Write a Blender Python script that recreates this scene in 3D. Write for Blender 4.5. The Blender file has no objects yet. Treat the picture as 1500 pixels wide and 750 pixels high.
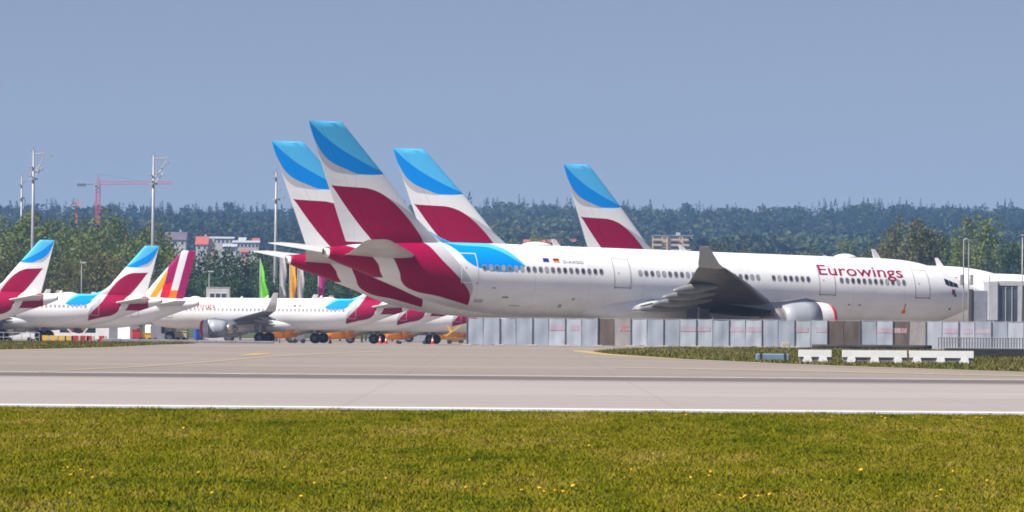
import bpy, bmesh, math, random
import numpy as np
from mathutils import Vector, Matrix
R = math.radians
SC = bpy.context.scene
COL = SC.collection
rnd = random.Random(7)
RNG = np.random.default_rng(11)

# ------------------------------------------------------------------ camera, sky, sun, exposure
FPX, CAMH, HORIZON, SLOPE = 6700.0, 2.0, 467.0, 0.008      # focal length in photo pixels, eye height, horizon row, camera roll
PITCH, ROLL = math.atan((HORIZON - 375) / FPX), math.atan(SLOPE)
FWD = Vector((0, math.cos(PITCH), math.sin(PITCH)))
UP0 = Vector((0, -math.sin(PITCH), math.cos(PITCH)))
RT0 = Vector((1, 0, 0))
CR = RT0 * math.cos(ROLL) + UP0 * math.sin(ROLL)
CU = -RT0 * math.sin(ROLL) + UP0 * math.cos(ROLL)
cam = bpy.data.cameras.new('camera')
cam.sensor_width = 36.0
cam.lens = 36.0 * FPX / 1500.0
cam.clip_start = 1.0
cam.clip_end = 20000.0
camo = bpy.data.objects.new('camera', cam)
COL.objects.link(camo)
camo.matrix_world = Matrix(((CR.x, CU.x, -FWD.x, 0), (CR.y, CU.y, -FWD.y, 0), (CR.z, CU.z, -FWD.z, CAMH), (0, 0, 0, 1)))
SC.camera = camo

HAZE = 1.25e-4
SUN_EL, SUN_AZ = R(50), R(-150)
SUNV = Vector((math.cos(SUN_EL) * math.cos(SUN_AZ), math.cos(SUN_EL) * math.sin(SUN_AZ), math.sin(SUN_EL)))
world = bpy.data.worlds.new('World')
SC.world = world
world.use_nodes = True
wn = world.node_tree.nodes
wl = world.node_tree.links
bg = wn['Background']
sky = wn.new('ShaderNodeTexSky')
sky.sky_type = 'NISHITA'
sky.sun_disc = False
sky.sun_elevation = SUN_EL
sky.sun_rotation = math.pi / 2 - SUN_AZ
sky.altitude = 450
sky.air_density = 1.0
sky.dust_density = 0.7
sky.ozone_density = 4.0
# look up the sky a little higher than the view so that the clear blue reaches down to the horizon
wt = wn.new('ShaderNodeTexCoord')
wa = wn.new('ShaderNodeVectorMath'); wa.operation = 'ADD'; wa.inputs[1].default_value = (0, 0, 0.11)
wl.new(wt.outputs['Generated'], wa.inputs[0])
wl.new(wa.outputs[0], sky.inputs[0])
wm_ = wn.new('ShaderNodeMix'); wm_.data_type = 'RGBA'; wm_.blend_type = 'MULTIPLY'; wm_.inputs[0].default_value = 1.0
wm_.inputs[7].default_value = (1.24, 0.90, 0.79, 1)
wl.new(sky.outputs[0], wm_.inputs[6])
wl.new(wm_.outputs[2], bg.inputs['Color'])
bg.inputs['Strength'].default_value = 0.072
sun = bpy.data.lights.new('sun', 'SUN')
sun.energy = 4.9
sun.angle = R(0.53)
sun.color = (1.0, 0.955, 0.88)
suno = bpy.data.objects.new('sun', sun)
COL.objects.link(suno)
suno.rotation_euler = (-SUNV).to_track_quat('-Z', 'Y').to_euler()
suno.location = (-60, -60, 120)
SC.view_settings.view_transform = 'Standard'
SC.view_settings.look = 'None'
SC.view_settings.exposure = 0.68
SC.view_settings.gamma = 1.0
SC.view_settings.use_curve_mapping = False
SC.render.engine = 'CYCLES'
SC.cycles.use_denoising = True
SC.cycles.max_bounces = 8
SC.cycles.volume_bounces = 0
SC.cycles.filter_width = 1.8
cam.dof.use_dof = True
cam.dof.focus_distance = 345
cam.dof.aperture_fstop = 18
SC.cycles.transparent_max_bounces = 16

def ray(px, py):
    return (CR * (px - 750) + CU * (375 - py) + FWD * FPX)
GX = [-1150, -320, -200, -120, -60, -6, 3, 12, 21, 30, 60, 120, 200, 320, 1150]      # columns of the ground sheet near the camera
GY = [-40, 342, 790, 960, 1300]
def gz(y, x=-100.0):
    """apron drains away from the runway on the left side"""
    q = float(np.interp(x, [-6, 12], [1, 0]))
    if y <= 342: return 0.0
    if y <= 790: return -0.0056 * (y - 342) * q
    t = (y - 790) / 510
    return -0.0056 * 448 * q * (1 - t) - 2.5 * t
def at(px, D):
    """x coordinate at distance D of the photo column px, on the horizon"""
    d = ray(px, HORIZON + SLOPE * (px - 750))
    return d.x / d.y * D
def ztop(px, py, D):
    d = ray(px, py)
    return CAMH + d.z / d.y * D
def ground_at(px, py):
    """photo pixel to the point of the ground it shows"""
    d = ray(px, py)
    y = 200.0
    for _ in range(60):
        y = 0.5 * y + 0.5 * (gz(y, d.x / d.y * y) - CAMH) / (d.z / d.y)
    return (d.x / d.y * y, y)

# ------------------------------------------------------------------ node helpers
class NT:
    def __init__(s, name):
        s.mat = bpy.data.materials.new(name)
        s.mat.use_nodes = True
        s.t = s.mat.node_tree
        s.bsdf = s.t.nodes['Principled BSDF']
    def new(s, kind): return s.t.nodes.new(kind)
    def put(s, sock, v):
        if isinstance(v, bpy.types.NodeSocket): s.t.links.new(v, sock)
        else: sock.default_value = v
    def m(s, op, a, b=0.0, c=0.0):
        n = s.new('ShaderNodeMath'); n.operation = op
        s.put(n.inputs[0], a); s.put(n.inputs[1], b); s.put(n.inputs[2], c)
        return n.outputs[0]
    def lt(s, a, b): return s.m('LESS_THAN', a, b)
    def gt(s, a, b): return s.m('GREATER_THAN', a, b)
    def both(s, *a):
        r = a[0]
        for q in a[1:]: r = s.m('MULTIPLY', r, q)
        return r
    def mix(s, f, a, b):
        n = s.new('ShaderNodeMix'); n.data_type = 'RGBA'
        s.put(n.inputs[0], f); s.put(n.inputs[6], a); s.put(n.inputs[7], b)
        return n.outputs[2]
    def obj(s):
        n = s.new('ShaderNodeTexCoord'); return n.outputs['Object']
    def pos(s):
        n = s.new('ShaderNodeNewGeometry'); return n.outputs['Position']
    def xyz(s, v):
        n = s.new('ShaderNodeSeparateXYZ'); s.put(n.inputs[0], v); return n.outputs
    def scale(s, v, sc):
        n = s.new('ShaderNodeVectorMath'); n.operation = 'MULTIPLY'
        s.put(n.inputs[0], v); n.inputs[1].default_value = sc; return n.outputs[0]
    def noise(s, v, scale, detail=3.0, rough=0.55):
        n = s.new('ShaderNodeTexNoise'); s.put(n.inputs['Vector'], v)
        n.inputs['Scale'].default_value = scale; n.inputs['Detail'].default_value = detail
        n.inputs['Roughness'].default_value = rough
        return n.outputs[0]
    def ramp(s, f, pts):
        n = s.new('ShaderNodeValToRGB'); s.put(n.inputs[0], f)
        e = n.color_ramp.elements
        while len(e) < len(pts): e.new(0.5)
        for q, (p, c) in zip(e, pts):
            q.position = p; q.color = c if len(c) == 4 else (*c, 1)
        return n.outputs[0]
    def rng(s, v, a, b, c=0.0, d=1.0):
        n = s.new('ShaderNodeMapRange'); s.put(n.inputs[0], v)
        for i, q in enumerate((a, b, c, d)): s.put(n.inputs[i + 1], q)
        return n.outputs[0]
    def curve(s, v, pts, lin=False):
        """y(v) through pts, held flat outside"""
        xs = [p[0] for p in pts]; ys = [p[1] for p in pts]
        x0, x1, y0, y1 = min(xs), max(xs), min(ys) - 1, max(ys) + 1
        t = s.rng(v, x0, x1)
        n = s.new('ShaderNodeFloatCurve'); s.put(n.inputs[1], t)
        c = n.mapping.curves[0]
        pp = sorted(((x - x0) / (x1 - x0), (y - y0) / (y1 - y0)) for x, y in pts)
        while len(c.points) < len(pp): c.points.new(0.5, 0.5)
        for q, p in zip(c.points, pp):
            q.location = p
            q.handle_type = 'VECTOR' if lin else 'AUTO_CLAMPED'
        n.mapping.update()
        return s.m('MULTIPLY_ADD', n.outputs[0], y1 - y0, y0)
    def bump(s, h, strength=0.3, dist=0.05):
        n = s.new('ShaderNodeBump'); s.put(n.inputs['Height'], h)
        n.inputs['Strength'].default_value = strength; n.inputs['Distance'].default_value = dist
        s.t.links.new(n.outputs[0], s.bsdf.inputs['Normal'])
    def done(s, color=None, rough=0.5, metal=0.0, spec=0.5, coat=0.0):
        if color is not None:
            s.put(s.bsdf.inputs['Base Color'], color if isinstance(color, bpy.types.NodeSocket) else (*color[:3], 1))
        s.put(s.bsdf.inputs['Roughness'], rough)
        s.put(s.bsdf.inputs['Metallic'], metal)
        s.bsdf.inputs['Specular IOR Level'].default_value = spec
        s.bsdf.inputs['Coat Weight'].default_value = coat
        s.bsdf.inputs['Coat Roughness'].default_value = 0.12
        return s.mat

def plain(name, col, rough=0.55, metal=0.0, var=0.12, scale=1.5, spec=0.4):
    """one paint with slight uneven wear"""
    n = NT(name)
    f = n.noise(n.obj(), scale, 4)
    a = tuple(c * (1 - var) for c in col) + (1,)
    b = tuple(min(1, c * (1 + var)) for c in col) + (1,)
    return n.done(n.mix(n.rng(f, 0.3, 0.7), a, b), rough, metal, spec)

# ------------------------------------------------------------------ object helpers
def tag(o, label=None, cat=None, group=None, kind=None):
    if label: o['label'] = label
    if cat: o['category'] = cat
    if group: o['group'] = group
    if kind: o['kind'] = kind
    return o
def link(name, me, mat=None, parent=None, smooth=False):
    o = bpy.data.objects.new(name, me)
    COL.objects.link(o)
    if mat is not None and len(me.materials) == 0: me.materials.append(mat)
    if smooth and len(me.polygons): me.polygons.foreach_set('use_smooth', [True] * len(me.polygons))
    if parent: o.parent = parent
    return o
def empty(name, loc=(0, 0, 0), rz=0.0):
    o = bpy.data.objects.new(name, None)
    COL.objects.link(o)
    o.empty_display_size = 0.5
    o.location = loc; o.rotation_euler = (0, 0, rz)
    return o
def copy_tree(o, parent=None):
    c = o.copy(); COL.objects.link(c); c.parent = parent
    for ch in list(o.children): copy_tree(ch, c)
    return c
class MB:
    """collects shapes into one mesh"""
    def __init__(s): s.v = []; s.f = []
    def add(s, vs, fs):
        k = len(s.v); s.v += [tuple(p) for p in vs]; s.f += [tuple(i + k for i in f) for f in fs]; return s
    def box(s, x0, x1, y0, y1, z0, z1, bev=0.0):
        if bev <= 0:
            return s.add([(x, y, z) for z in (z0, z1) for y in (y0, y1) for x in (x0, x1)],
                         [(0, 2, 3, 1), (4, 5, 7, 6), (0, 1, 5, 4), (2, 6, 7, 3), (0, 4, 6, 2), (1, 3, 7, 5)])
        b = bev
        rings = []
        for z, i in ((z0, b), (z0 + b, 0), (z1 - b, 0), (z1, b)):
            X0, X1, Y0, Y1 = x0 + i, x1 - i, y0 + i, y1 - i
            rings.append([(X0 + b, Y0, z), (X1 - b, Y0, z), (X1, Y0 + b, z), (X1, Y1 - b, z), (X1 - b, Y1, z), (X0 + b, Y1, z), (X0, Y1 - b, z), (X0, Y0 + b, z)])
        return s.loft(rings)
    def loft(s, rings, cap=True):
        n = len(rings[0]); vs = [p for r in rings for p in r]; fs = []
        for i in range(len(rings) - 1):
            for j in range(n):
                k = (j + 1) % n
                fs.append((i * n + j, i * n + k, (i + 1) * n + k, (i + 1) * n + j))
        if cap:
            fs.append(tuple(reversed(range(n)))); fs.append(tuple(range((len(rings) - 1) * n, len(rings) * n)))
        return s.add(vs, fs)
    def tube(s, pts, r, n=8, r1=None):
        pts = [Vector(p) for p in pts]; rings = []
        for i, p in enumerate(pts):
            d = (pts[min(i + 1, len(pts) - 1)] - pts[max(i - 1, 0)]).normalized()
            a = d.orthogonal().normalized() if abs(d.z) < 0.99 else Vector((1, 0, 0))
            if abs(d.z) < 0.99: a = d.cross(Vector((0, 0, 1))).normalized()
            b = d.cross(a).normalized()
            rr = r if r1 is None else r + (r1 - r) * i / (len(pts) - 1)
            rings.append([p + (a * math.cos(2 * math.pi * j / n) + b * math.sin(2 * math.pi * j / n)) * rr for j in range(n)])
        return s.loft(rings)
    def lathe(s, prof, axis='x', c=(0, 0, 0), n=28, cap=True):
        rings = []
        for t, r in prof:
            ring = []
            for j in range(n):
                a = 2 * math.pi * j / n
                u, w = r * math.cos(a), r * math.sin(a)
                ring.append({'x': (c[0] + t, c[1] + u, c[2] + w), 'y': (c[0] + u, c[1] + t, c[2] + w), 'z': (c[0] + u, c[1] + w, c[2] + t)}[axis])
            rings.append(ring)
        return s.loft(rings, cap)
    def mesh(s, name='m'):
        me = bpy.data.meshes.new(name); me.from_pydata(s.v, [], s.f); me.update()
        bm = bmesh.new(); bm.from_mesh(me); bmesh.ops.recalc_face_normals(bm, faces=bm.faces[:]); bm.to_mesh(me); bm.free()
        return me
    def build(s, name, mat, parent=None, smooth=False, sharp=None):
        me = s.mesh(name)
        o = link(name, me, mat, parent, smooth)
        if sharp is not None: sharpen(me, sharp)
        return o
def sharpen(me, deg):
    bm = bmesh.new(); bm.from_mesh(me)
    for f in bm.faces: f.smooth = True
    for e in bm.edges:
        if len(e.link_faces) == 2 and e.calc_face_angle(0) > R(deg): e.smooth = False
    bm.to_mesh(me); bm.free()
def raw_mesh(name, co, tris, attr=None):
    """big mesh from numpy arrays; attr = per-face float called tint"""
    me = bpy.data.meshes.new(name)
    k = tris.shape[1]
    me.vertices.add(len(co)); me.vertices.foreach_set('co', co.astype(np.float32).ravel())
    me.loops.add(tris.size); me.loops.foreach_set('vertex_index', tris.astype(np.int32).ravel())
    me.polygons.add(len(tris))
    me.polygons.foreach_set('loop_start', np.arange(0, tris.size, k, dtype=np.int32))
    me.polygons.foreach_set('loop_total', np.full(len(tris), k, dtype=np.int32))
    if attr is not None:
        a = me.attributes.new('tint', 'FLOAT', 'FACE'); a.data.foreach_set('value', attr.astype(np.float32))
    me.update(calc_edges=True)
    return me

# ------------------------------------------------------------------ materials of the setting
def mat_concrete(name, c0, c1, seed, streak=0.06):
    n = NT(name)
    p = n.pos()
    big = n.noise(n.scale(p, (0.012, 0.05, 0)), 1.0, 5, 0.6)
    st = n.noise(n.scale(p, (0.004, streak * 8, seed)), 1.0, 4, 0.7)
    fine = n.noise(n.scale(p, (0.5, 0.5, seed)), 1.2, 6, 0.7)
    f = n.m('ADD', n.m('ADD', n.m('MULTIPLY', big, 0.45), n.m('MULTIPLY', st, 0.4)), n.m('MULTIPLY', fine, 0.15))
    c = n.ramp(f, [(0.36, c0), (0.64, c1)])
    rub = n.noise(n.scale(p, (0.010, 0.9, seed * 3)), 1.0, 3, 0.6)
    c = n.mix(n.rng(rub, 0.56, 0.70, 0.0, 0.22), c, (0.09, 0.085, 0.085, 1))
    sp = n.noise(n.scale(p, (0.06, 0.10, seed)), 1.0, 6, 0.75)
    c = n.mix(n.rng(sp, 0.58, 0.66, 0.0, 0.16), c, (0.16, 0.145, 0.13, 1))
    # slab joints
    o = n.xyz(p)
    jx = n.lt(n.m('ABSOLUTE', n.m('SUBTRACT', n.m('FRACT', n.m('MULTIPLY', o[0], 1 / 7.5)), 0.5)), 0.008)
    jy = n.lt(n.m('ABSOLUTE', n.m('SUBTRACT', n.m('FRACT', n.m('MULTIPLY', o[1], 1 / 7.5)), 0.5)), 0.014)
    j = n.m('MULTIPLY', n.m('MAXIMUM', jx, jy), 0.10)
    c = n.mix(j, c, (0.1, 0.095, 0.09, 1))
    n.bump(fine, 0.2, 0.02)
    return n.done(c, 0.85, 0, 0.2)
def mat_paint(name, col, wear=0.35):
    n = NT(name)
    f = n.noise(n.scale(n.pos(), (0.6, 1.5, 0)), 1.0, 6, 0.75)
    f = n.rng(f, 0.35, 0.6, wear, 0.0)
    return n.done(n.mix(f, (*col, 1), (0.3, 0.28, 0.26, 1)), 0.7, 0, 0.3)
def mat_turf(name, cols, dry):
    n = NT(name)
    p = n.pos()
    a = n.noise(n.scale(p, (0.34, 0.085, 0)), 1.0, 5, 0.65)
    b = n.noise(n.scale(p, (1.3, 0.30, 0)), 1.0, 4, 0.65)
    at_ = n.new('ShaderNodeAttribute'); at_.attribute_name = 'tint'
    w = n.noise(n.scale(p, (4.0, 1.1, 0)), 1.0, 3, 0.6)
    f = n.m('ADD', n.m('MULTIPLY', a, 0.95), n.m('ADD', n.m('MULTIPLY', b, 0.65), n.m('ADD', n.m('MULTIPLY', w, 0.35), n.m('MULTIPLY', at_.outputs['Fac'], 0.20))))
    c = n.ramp(n.m('SUBTRACT', f, 0.62), cols)
    n.bsdf.inputs['Subsurface Weight'].default_value = 0.0
    return n.done(c, 0.9, 0, 0.0)
GR = [(0.20, (0.065, 0.092, 0.003)), (0.36, (0.148, 0.155, 0.006)), (0.52, (0.218, 0.186, 0.012)), (0.68, (0.310, 0.230, 0.055))]
M = {}
M['soil'] = (lambda n: n.done(n.ramp(n.noise(n.scale(n.pos(), (0.25, 0.18, 0)), 1.0, 6, 0.7), [(0.3, (0.035, 0.06, 0.01)), (0.55, (0.075, 0.085, 0.022)), (0.75, (0.12, 0.105, 0.05))]), 0.9, 0, 0.1))(NT('soil'))
M['turf'] = mat_turf('turf', GR, 0)
M['turf_dry'] = mat_turf('dry_turf', [(0.24, (0.060, 0.085, 0.014)), (0.38, (0.105, 0.115, 0.022)), (0.50, (0.150, 0.125, 0.040)), (0.64, (0.210, 0.160, 0.080))], 0)
M['runway'] = mat_concrete('runway_concrete', (0.265, 0.236, 0.226), (0.375, 0.336, 0.322), 3.1)
M['taxi'] = mat_concrete('taxiway_concrete', (0.205, 0.172, 0.152), (0.295, 0.25, 0.222), 8.7)
M['apron'] = mat_concrete('apron_concrete', (0.215, 0.182, 0.162), (0.30, 0.258, 0.23), 5.3)
M['shoulder'] = mat_concrete('shoulder_asphalt', (0.10, 0.086, 0.084), (0.15, 0.128, 0.126), 1.9)
M['border'] = mat_concrete('border_asphalt', (0.20, 0.175, 0.17), (0.28, 0.245, 0.24), 2.4)
M['edge'] = mat_concrete('edge_concrete', (0.29, 0.30, 0.31), (0.38, 0.39, 0.40), 6.6)
M['dark'] = mat_concrete('dark_asphalt', (0.10, 0.10, 0.105), (0.16, 0.16, 0.165), 4.4)
M['white_line'] = mat_paint('white_marking', (0.82, 0.82, 0.84), 0.25)
M['thin_white_line'] = mat_paint('worn_white_marking', (0.7, 0.69, 0.7), 0.75)
M['yellow_line'] = mat_paint('yellow_marking', (0.52, 0.33, 0.07), 0.75)
M['faint_yellow'] = mat_paint('faded_yellow_marking', (0.36, 0.28, 0.16), 0.9)

# ------------------------------------------------------------------ ground: one sheet to the far hill
def ridge(x):
    px = 750 + x / 3300 * FPX
    top = np.interp(px, [-900, 0, 200, 450, 700, 790, 1000, 1130, 1260, 1420, 1500, 2400], [300, 301, 299, 300, 298, 294, 304, 305, 296, 299, 293, 293])
    return (HORIZON + SLOPE * (px - 750) - top) / FPX * 3300 + CAMH - 18.5
def hz(x, y):
    if y <= 1300: return gz(y, x)
    t = min(1.0, (y - 1300) / 2000.0)
    s = t ** 1.08
    b = 3.0 * math.sin(x * 0.011 + y * 0.004) + 2.0 * math.sin(x * 0.023 - y * 0.007)
    return -2.5 + (ridge(x) + 2.5) * s + b * min(1, t * 3) * (1 - 0.6 * t)
def grid(xs, ys, f):
    """height sheet; every cell is cut along the same diagonal so that sheets stay parallel"""
    V = [(x, y, f(x, y)) for y in ys for x in xs]; F = []; n = len(xs)
    for i in range(len(ys) - 1):
        for j in range(n - 1):
            a = i * n + j; F += [(a, a + 1, a + n + 1), (a, a + n + 1, a + n)]
    return MB().add(V, F)
gxs = sorted(set(GX + [float(v) for v in np.linspace(-1150, 1150, 47)]))
tag(grid(gxs, GY + list(range(1350, 3951, 100)), hz).build('ground', M['soil']), kind='structure')
def sheet(name, y0, y1, lift, mat):
    ys = [y0] + [v for v in GY if y0 < v < y1] + [y1]
    xs = [v for v in gxs if -320 <= v <= 320]
    return tag(grid(xs, ys, lambda x, y: gz(y, x) + lift).build(name, mat), kind='structure')
sheet('runway_edge', 98.6, 101.0, 0.010, M['edge'])
sheet('runway', 101.95, 146.5, 0.012, M['runway'])
sheet('runway_border', 146.5, 149.5, 0.012, M['border'])
sheet('runway_shoulder', 149.5, 159.3, 0.012, M['shoulder'])
sheet('taxiway', 160.3, 342, 0.012, M['taxi'])
sheet('apron', 342, 960, 0.012, M['apron'])
sheet('runway_edge_marking', 101.0, 101.95, 0.012, M['white_line'])
sheet('runway_far_edge_marking', 159.3, 160.3, 0.012, M['thin_white_line'])

def ground_poly(name, pix, lift, mat, kind='structure'):
    pts = [ground_at(*p) for p in pix]
    m = MB().add([(x, y, gz(y) + lift) for x, y in pts], [tuple(range(len(pts)))])
    return tag(m.build(name, mat), kind=kind), pts
isl_px = [(868, 516), (900, 512.5), (1000, 508.5), (1150, 509), (1300, 512), (1500, 516), (1640, 518), (1640, 549), (1500, 545), (1300, 538.5), (1150, 533), (1000, 526), (930, 521), (885, 518)]
_, isl = ground_poly('grass_island', isl_px, 0.020, M['soil'])
lef_px = [(-140, 515), (0, 512.5), (90, 511), (170, 508.5), (240, 505), (288, 503.4), (240, 502.7), (170, 502.2), (90, 501.6), (0, 501), (-140, 500)]
_, lef = ground_poly('grass_verge', lef_px, 0.020, M['soil'])
def stripe(name, pix, mat, lift=0.022):
    """painted line that shows w photo pixels either side of its middle: pix = (column, row, w)"""
    m = MB()
    for (xa, ya, wa), (xb, yb, wb) in zip(pix[:-1], pix[1:]):
        q = [ground_at(xa, ya + wa), ground_at(xb, yb + wb), ground_at(xb, yb - wb), ground_at(xa, ya - wa)]
        m.add([(x, y, gz(y, x) + lift) for x, y in q], [(0, 1, 2, 3)])
    return tag(m.build(name, mat), kind='structure')
stripe('taxi_line', [(60, 545, .5), (200, 538, .7), (300, 531, .8), (400, 522, .8)], M['faint_yellow'])
stripe('taxi_line', [(352, 521.2, .5), (372, 519.8, 1.3), (396, 518.6, .6)], M['yellow_line'], 0.026)
stripe('taxi_line', [(400, 522, .7), (560, 515, .5)], M['faint_yellow'])
stripe('apron_edge_line', [(840, 514.6, .6), (856, 515.6, 1.5), (872, 517.4, 1.6), (888, 519.5, 1.1), (930, 522.4, .6), (1000, 527.2, .5)], M['yellow_line'])
stripe('apron_edge_line', [(1000, 527.2, .6), (1150, 534.2, .6), (1300, 539.6, .6), (1500, 546.1, .6), (1640, 550.2, .6)], M['faint_yellow'])
stripe('taxi_line', [(900, 539, .6), (1200, 544.5, .8), (1500, 551.5, .8)], M['faint_yellow'])
stripe('verge_edge_line', [(-60, 514.2, .6), (0, 513.3, .7), (90, 511.8, .7), (170, 509.3, .6), (240, 505.6, .5)], M['faint_yellow'])

# ------------------------------------------------------------------ grass blades
def inside(poly, x, y):
    r = np.zeros(len(x), bool)
    for (xa, ya), (xb, yb) in zip(poly, poly[1:] + poly[:1]):
        c = ((ya > y) != (yb > y)) & (x < (xb - xa) * (y - ya) / (yb - ya + 1e-12) + xa)
        r ^= c
    return r
def blades(name, x, y, h, w, label, zl=0.0, mat='turf'):
    k = len(x)
    a = RNG.uniform(0, math.pi, k); dx = np.cos(a) * w; dy = np.sin(a) * w * 0.6
    lean = RNG.uniform(0, 2 * math.pi, k); ll = h * RNG.uniform(0.2, 1.3, k)
    z = np.where(y > 342, -0.0056 * (y - 342), 0.0) + zl
    co = np.empty((k, 3, 3))
    co[:, 0] = np.stack([x - dx, y - dy, z], 1)
    co[:, 1] = np.stack([x + dx, y + dy, z], 1)
    co[:, 2] = np.stack([x + np.cos(lean) * ll, y + np.sin(lean) * ll, z + h], 1)
    me = raw_mesh(name, co.reshape(-1, 3), np.arange(k * 3).reshape(k, 3), RNG.uniform(0, 1, k))
    return tag(link(name, me, M[mat]), label, 'grass', kind='stuff')
def clump_noise(x, y, s, seed):
    r = np.random.default_rng(seed); t = 0
    for _ in range(7):
        a = r.uniform(0, 2 * math.pi); q = r.uniform(0.5, 1.6) / s
        t = t + np.sin((x * math.cos(a) + y * math.sin(a)) * 2 * math.pi * q + r.uniform(0, 6.28))
    return t / 7
k = 700000
y = 41 + (98.4 - 41) * RNG.uniform(0, 1, k) ** 0.85
x = RNG.uniform(-1, 1, k) * (0.135 * y + 1.2)
cn = clump_noise(x, y, 1.7, 5) + 0.6 * clump_noise(x, y, 0.55, 9)
tuft = np.clip(cn * 1.6, 0, 1)
edge = np.clip((y - 93) / 5, 0, 1)
h = RNG.uniform(0.010, 0.034, k) * (1 + 1.5 * tuft) + edge * RNG.uniform(0, 0.045, k)
jag = y < 98.0 + 0.5 * clump_noise(x, y * 0, 2.5, 3)
blades('grass', x[jag], y[jag], h[jag], RNG.uniform(0.005, 0.014, k)[jag], 'short green and straw coloured grass across the foreground below the runway')
for nm, poly, num, lab, hh in (('grass', isl, 42000, 'thin grass on the long island between taxiway and fence', 0.10), ('grass', lef, 34000, 'strip of grass beside the apron below the tails at left', 0.11)):
    px_, py_ = np.array(poly)[:, 0], np.array(poly)[:, 1]
    x = RNG.uniform(px_.min(), px_.max(), num * 2); y = RNG.uniform(py_.min(), py_.max(), num * 2)
    ok = inside(poly, x, y); ok &= clump_noise(x, y, 6.0, 21) + RNG.normal(0, 0.3, len(x)) > -0.35
    x, y = x[ok], y[ok]
    blades(nm, x, y, RNG.uniform(0.04, hh * 1.7, len(x)), RNG.uniform(0.02, 0.05, len(x)), lab, 0.015, 'turf_dry')
# dandelions
M['dand'] = plain('dandelion_yellow', (0.75, 0.42, 0.01), 0.7)
M['stem'] = plain('dandelion_stem', (0.10, 0.16, 0.03), 0.7)
dh = MB().lathe([(0.0, 0.008), (0.008, 0.03), (0.018, 0.034), (0.026, 0.02), (0.028, 0.006)], 'z', (0, 0, 0.085), 9).mesh('flower_head')
ds = MB().tube([(0, 0, 0), (0.004, 0, 0.05), (0, 0, 0.088)], 0.004, 5).mesh('stem')
spots = [(104, 690), (108, 698), (116, 692), (143, 706), (100, 728), (318, 727), (290, 697), (442, 733), (455, 716), (713, 713), (683, 722), (764, 724), (787, 723), (793, 724), (807, 723), (820, 728), (845, 719), (1009, 704), (1043, 699), (1042, 703), (1095, 730), (1097, 732), (1081, 734), (1106, 732), (1131, 728), (1051, 729), (1210, 708), (1449, 708), (1401, 695), (1380, 723), (1376, 732), (1264, 695), (690, 678), (270, 627), (420, 688), (560, 705), (930, 694), (866, 655), (1008, 608), (1102, 607), (1130, 607), (1160, 608), (1217, 610), (1290, 612), (1296, 612), (1340, 613), (1430, 613), (1436, 613)]
for i, (px, py) in enumerate(spots):
    gx, gy = ground_at(px, py + 6)
    gy = min(gy, 97.4)
    t = empty('dandelion', (gx, gy, 0.0), rnd.uniform(0, 6)); s_ = rnd.uniform(0.4, 0.85)
    t.scale = (s_, s_, rnd.uniform(0.8, 1.2))
    t.rotation_euler = (rnd.uniform(-.5, .5), rnd.uniform(-.5, .5), rnd.uniform(0, 6))
    link('flower_head', dh, M['dand'], t); link('stem', ds, M['stem'], t)
    tag(t, 'small yellow dandelion flower standing in the foreground grass', 'flower', 'dandelions in the grass')
# ------------------------------------------------------------------ airliners
def pchip(xs, ys):
    xs = np.array(xs, float); ys = np.array(ys, float)
    h = np.diff(xs); d = np.diff(ys) / h; m = np.zeros(len(xs))
    m[0], m[-1] = d[0], d[-1]
    for i in range(1, len(xs) - 1):
        if d[i - 1] * d[i] > 0:
            w1, w2 = 2 * h[i] + h[i - 1], h[i] + 2 * h[i - 1]
            m[i] = (w1 + w2) / (w1 / d[i - 1] + w2 / d[i])
    def f(x):
        i = int(min(max(np.searchsorted(xs, x) - 1, 0), len(h) - 1)); t = (x - xs[i]) / h[i]
        return float((1 + 2 * t) * (1 - t) ** 2 * ys[i] + t * (1 - t) ** 2 * h[i] * m[i] + t * t * (3 - 2 * t) * ys[i + 1] + t * t * (t - 1) * h[i] * m[i + 1])
    return f

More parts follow.
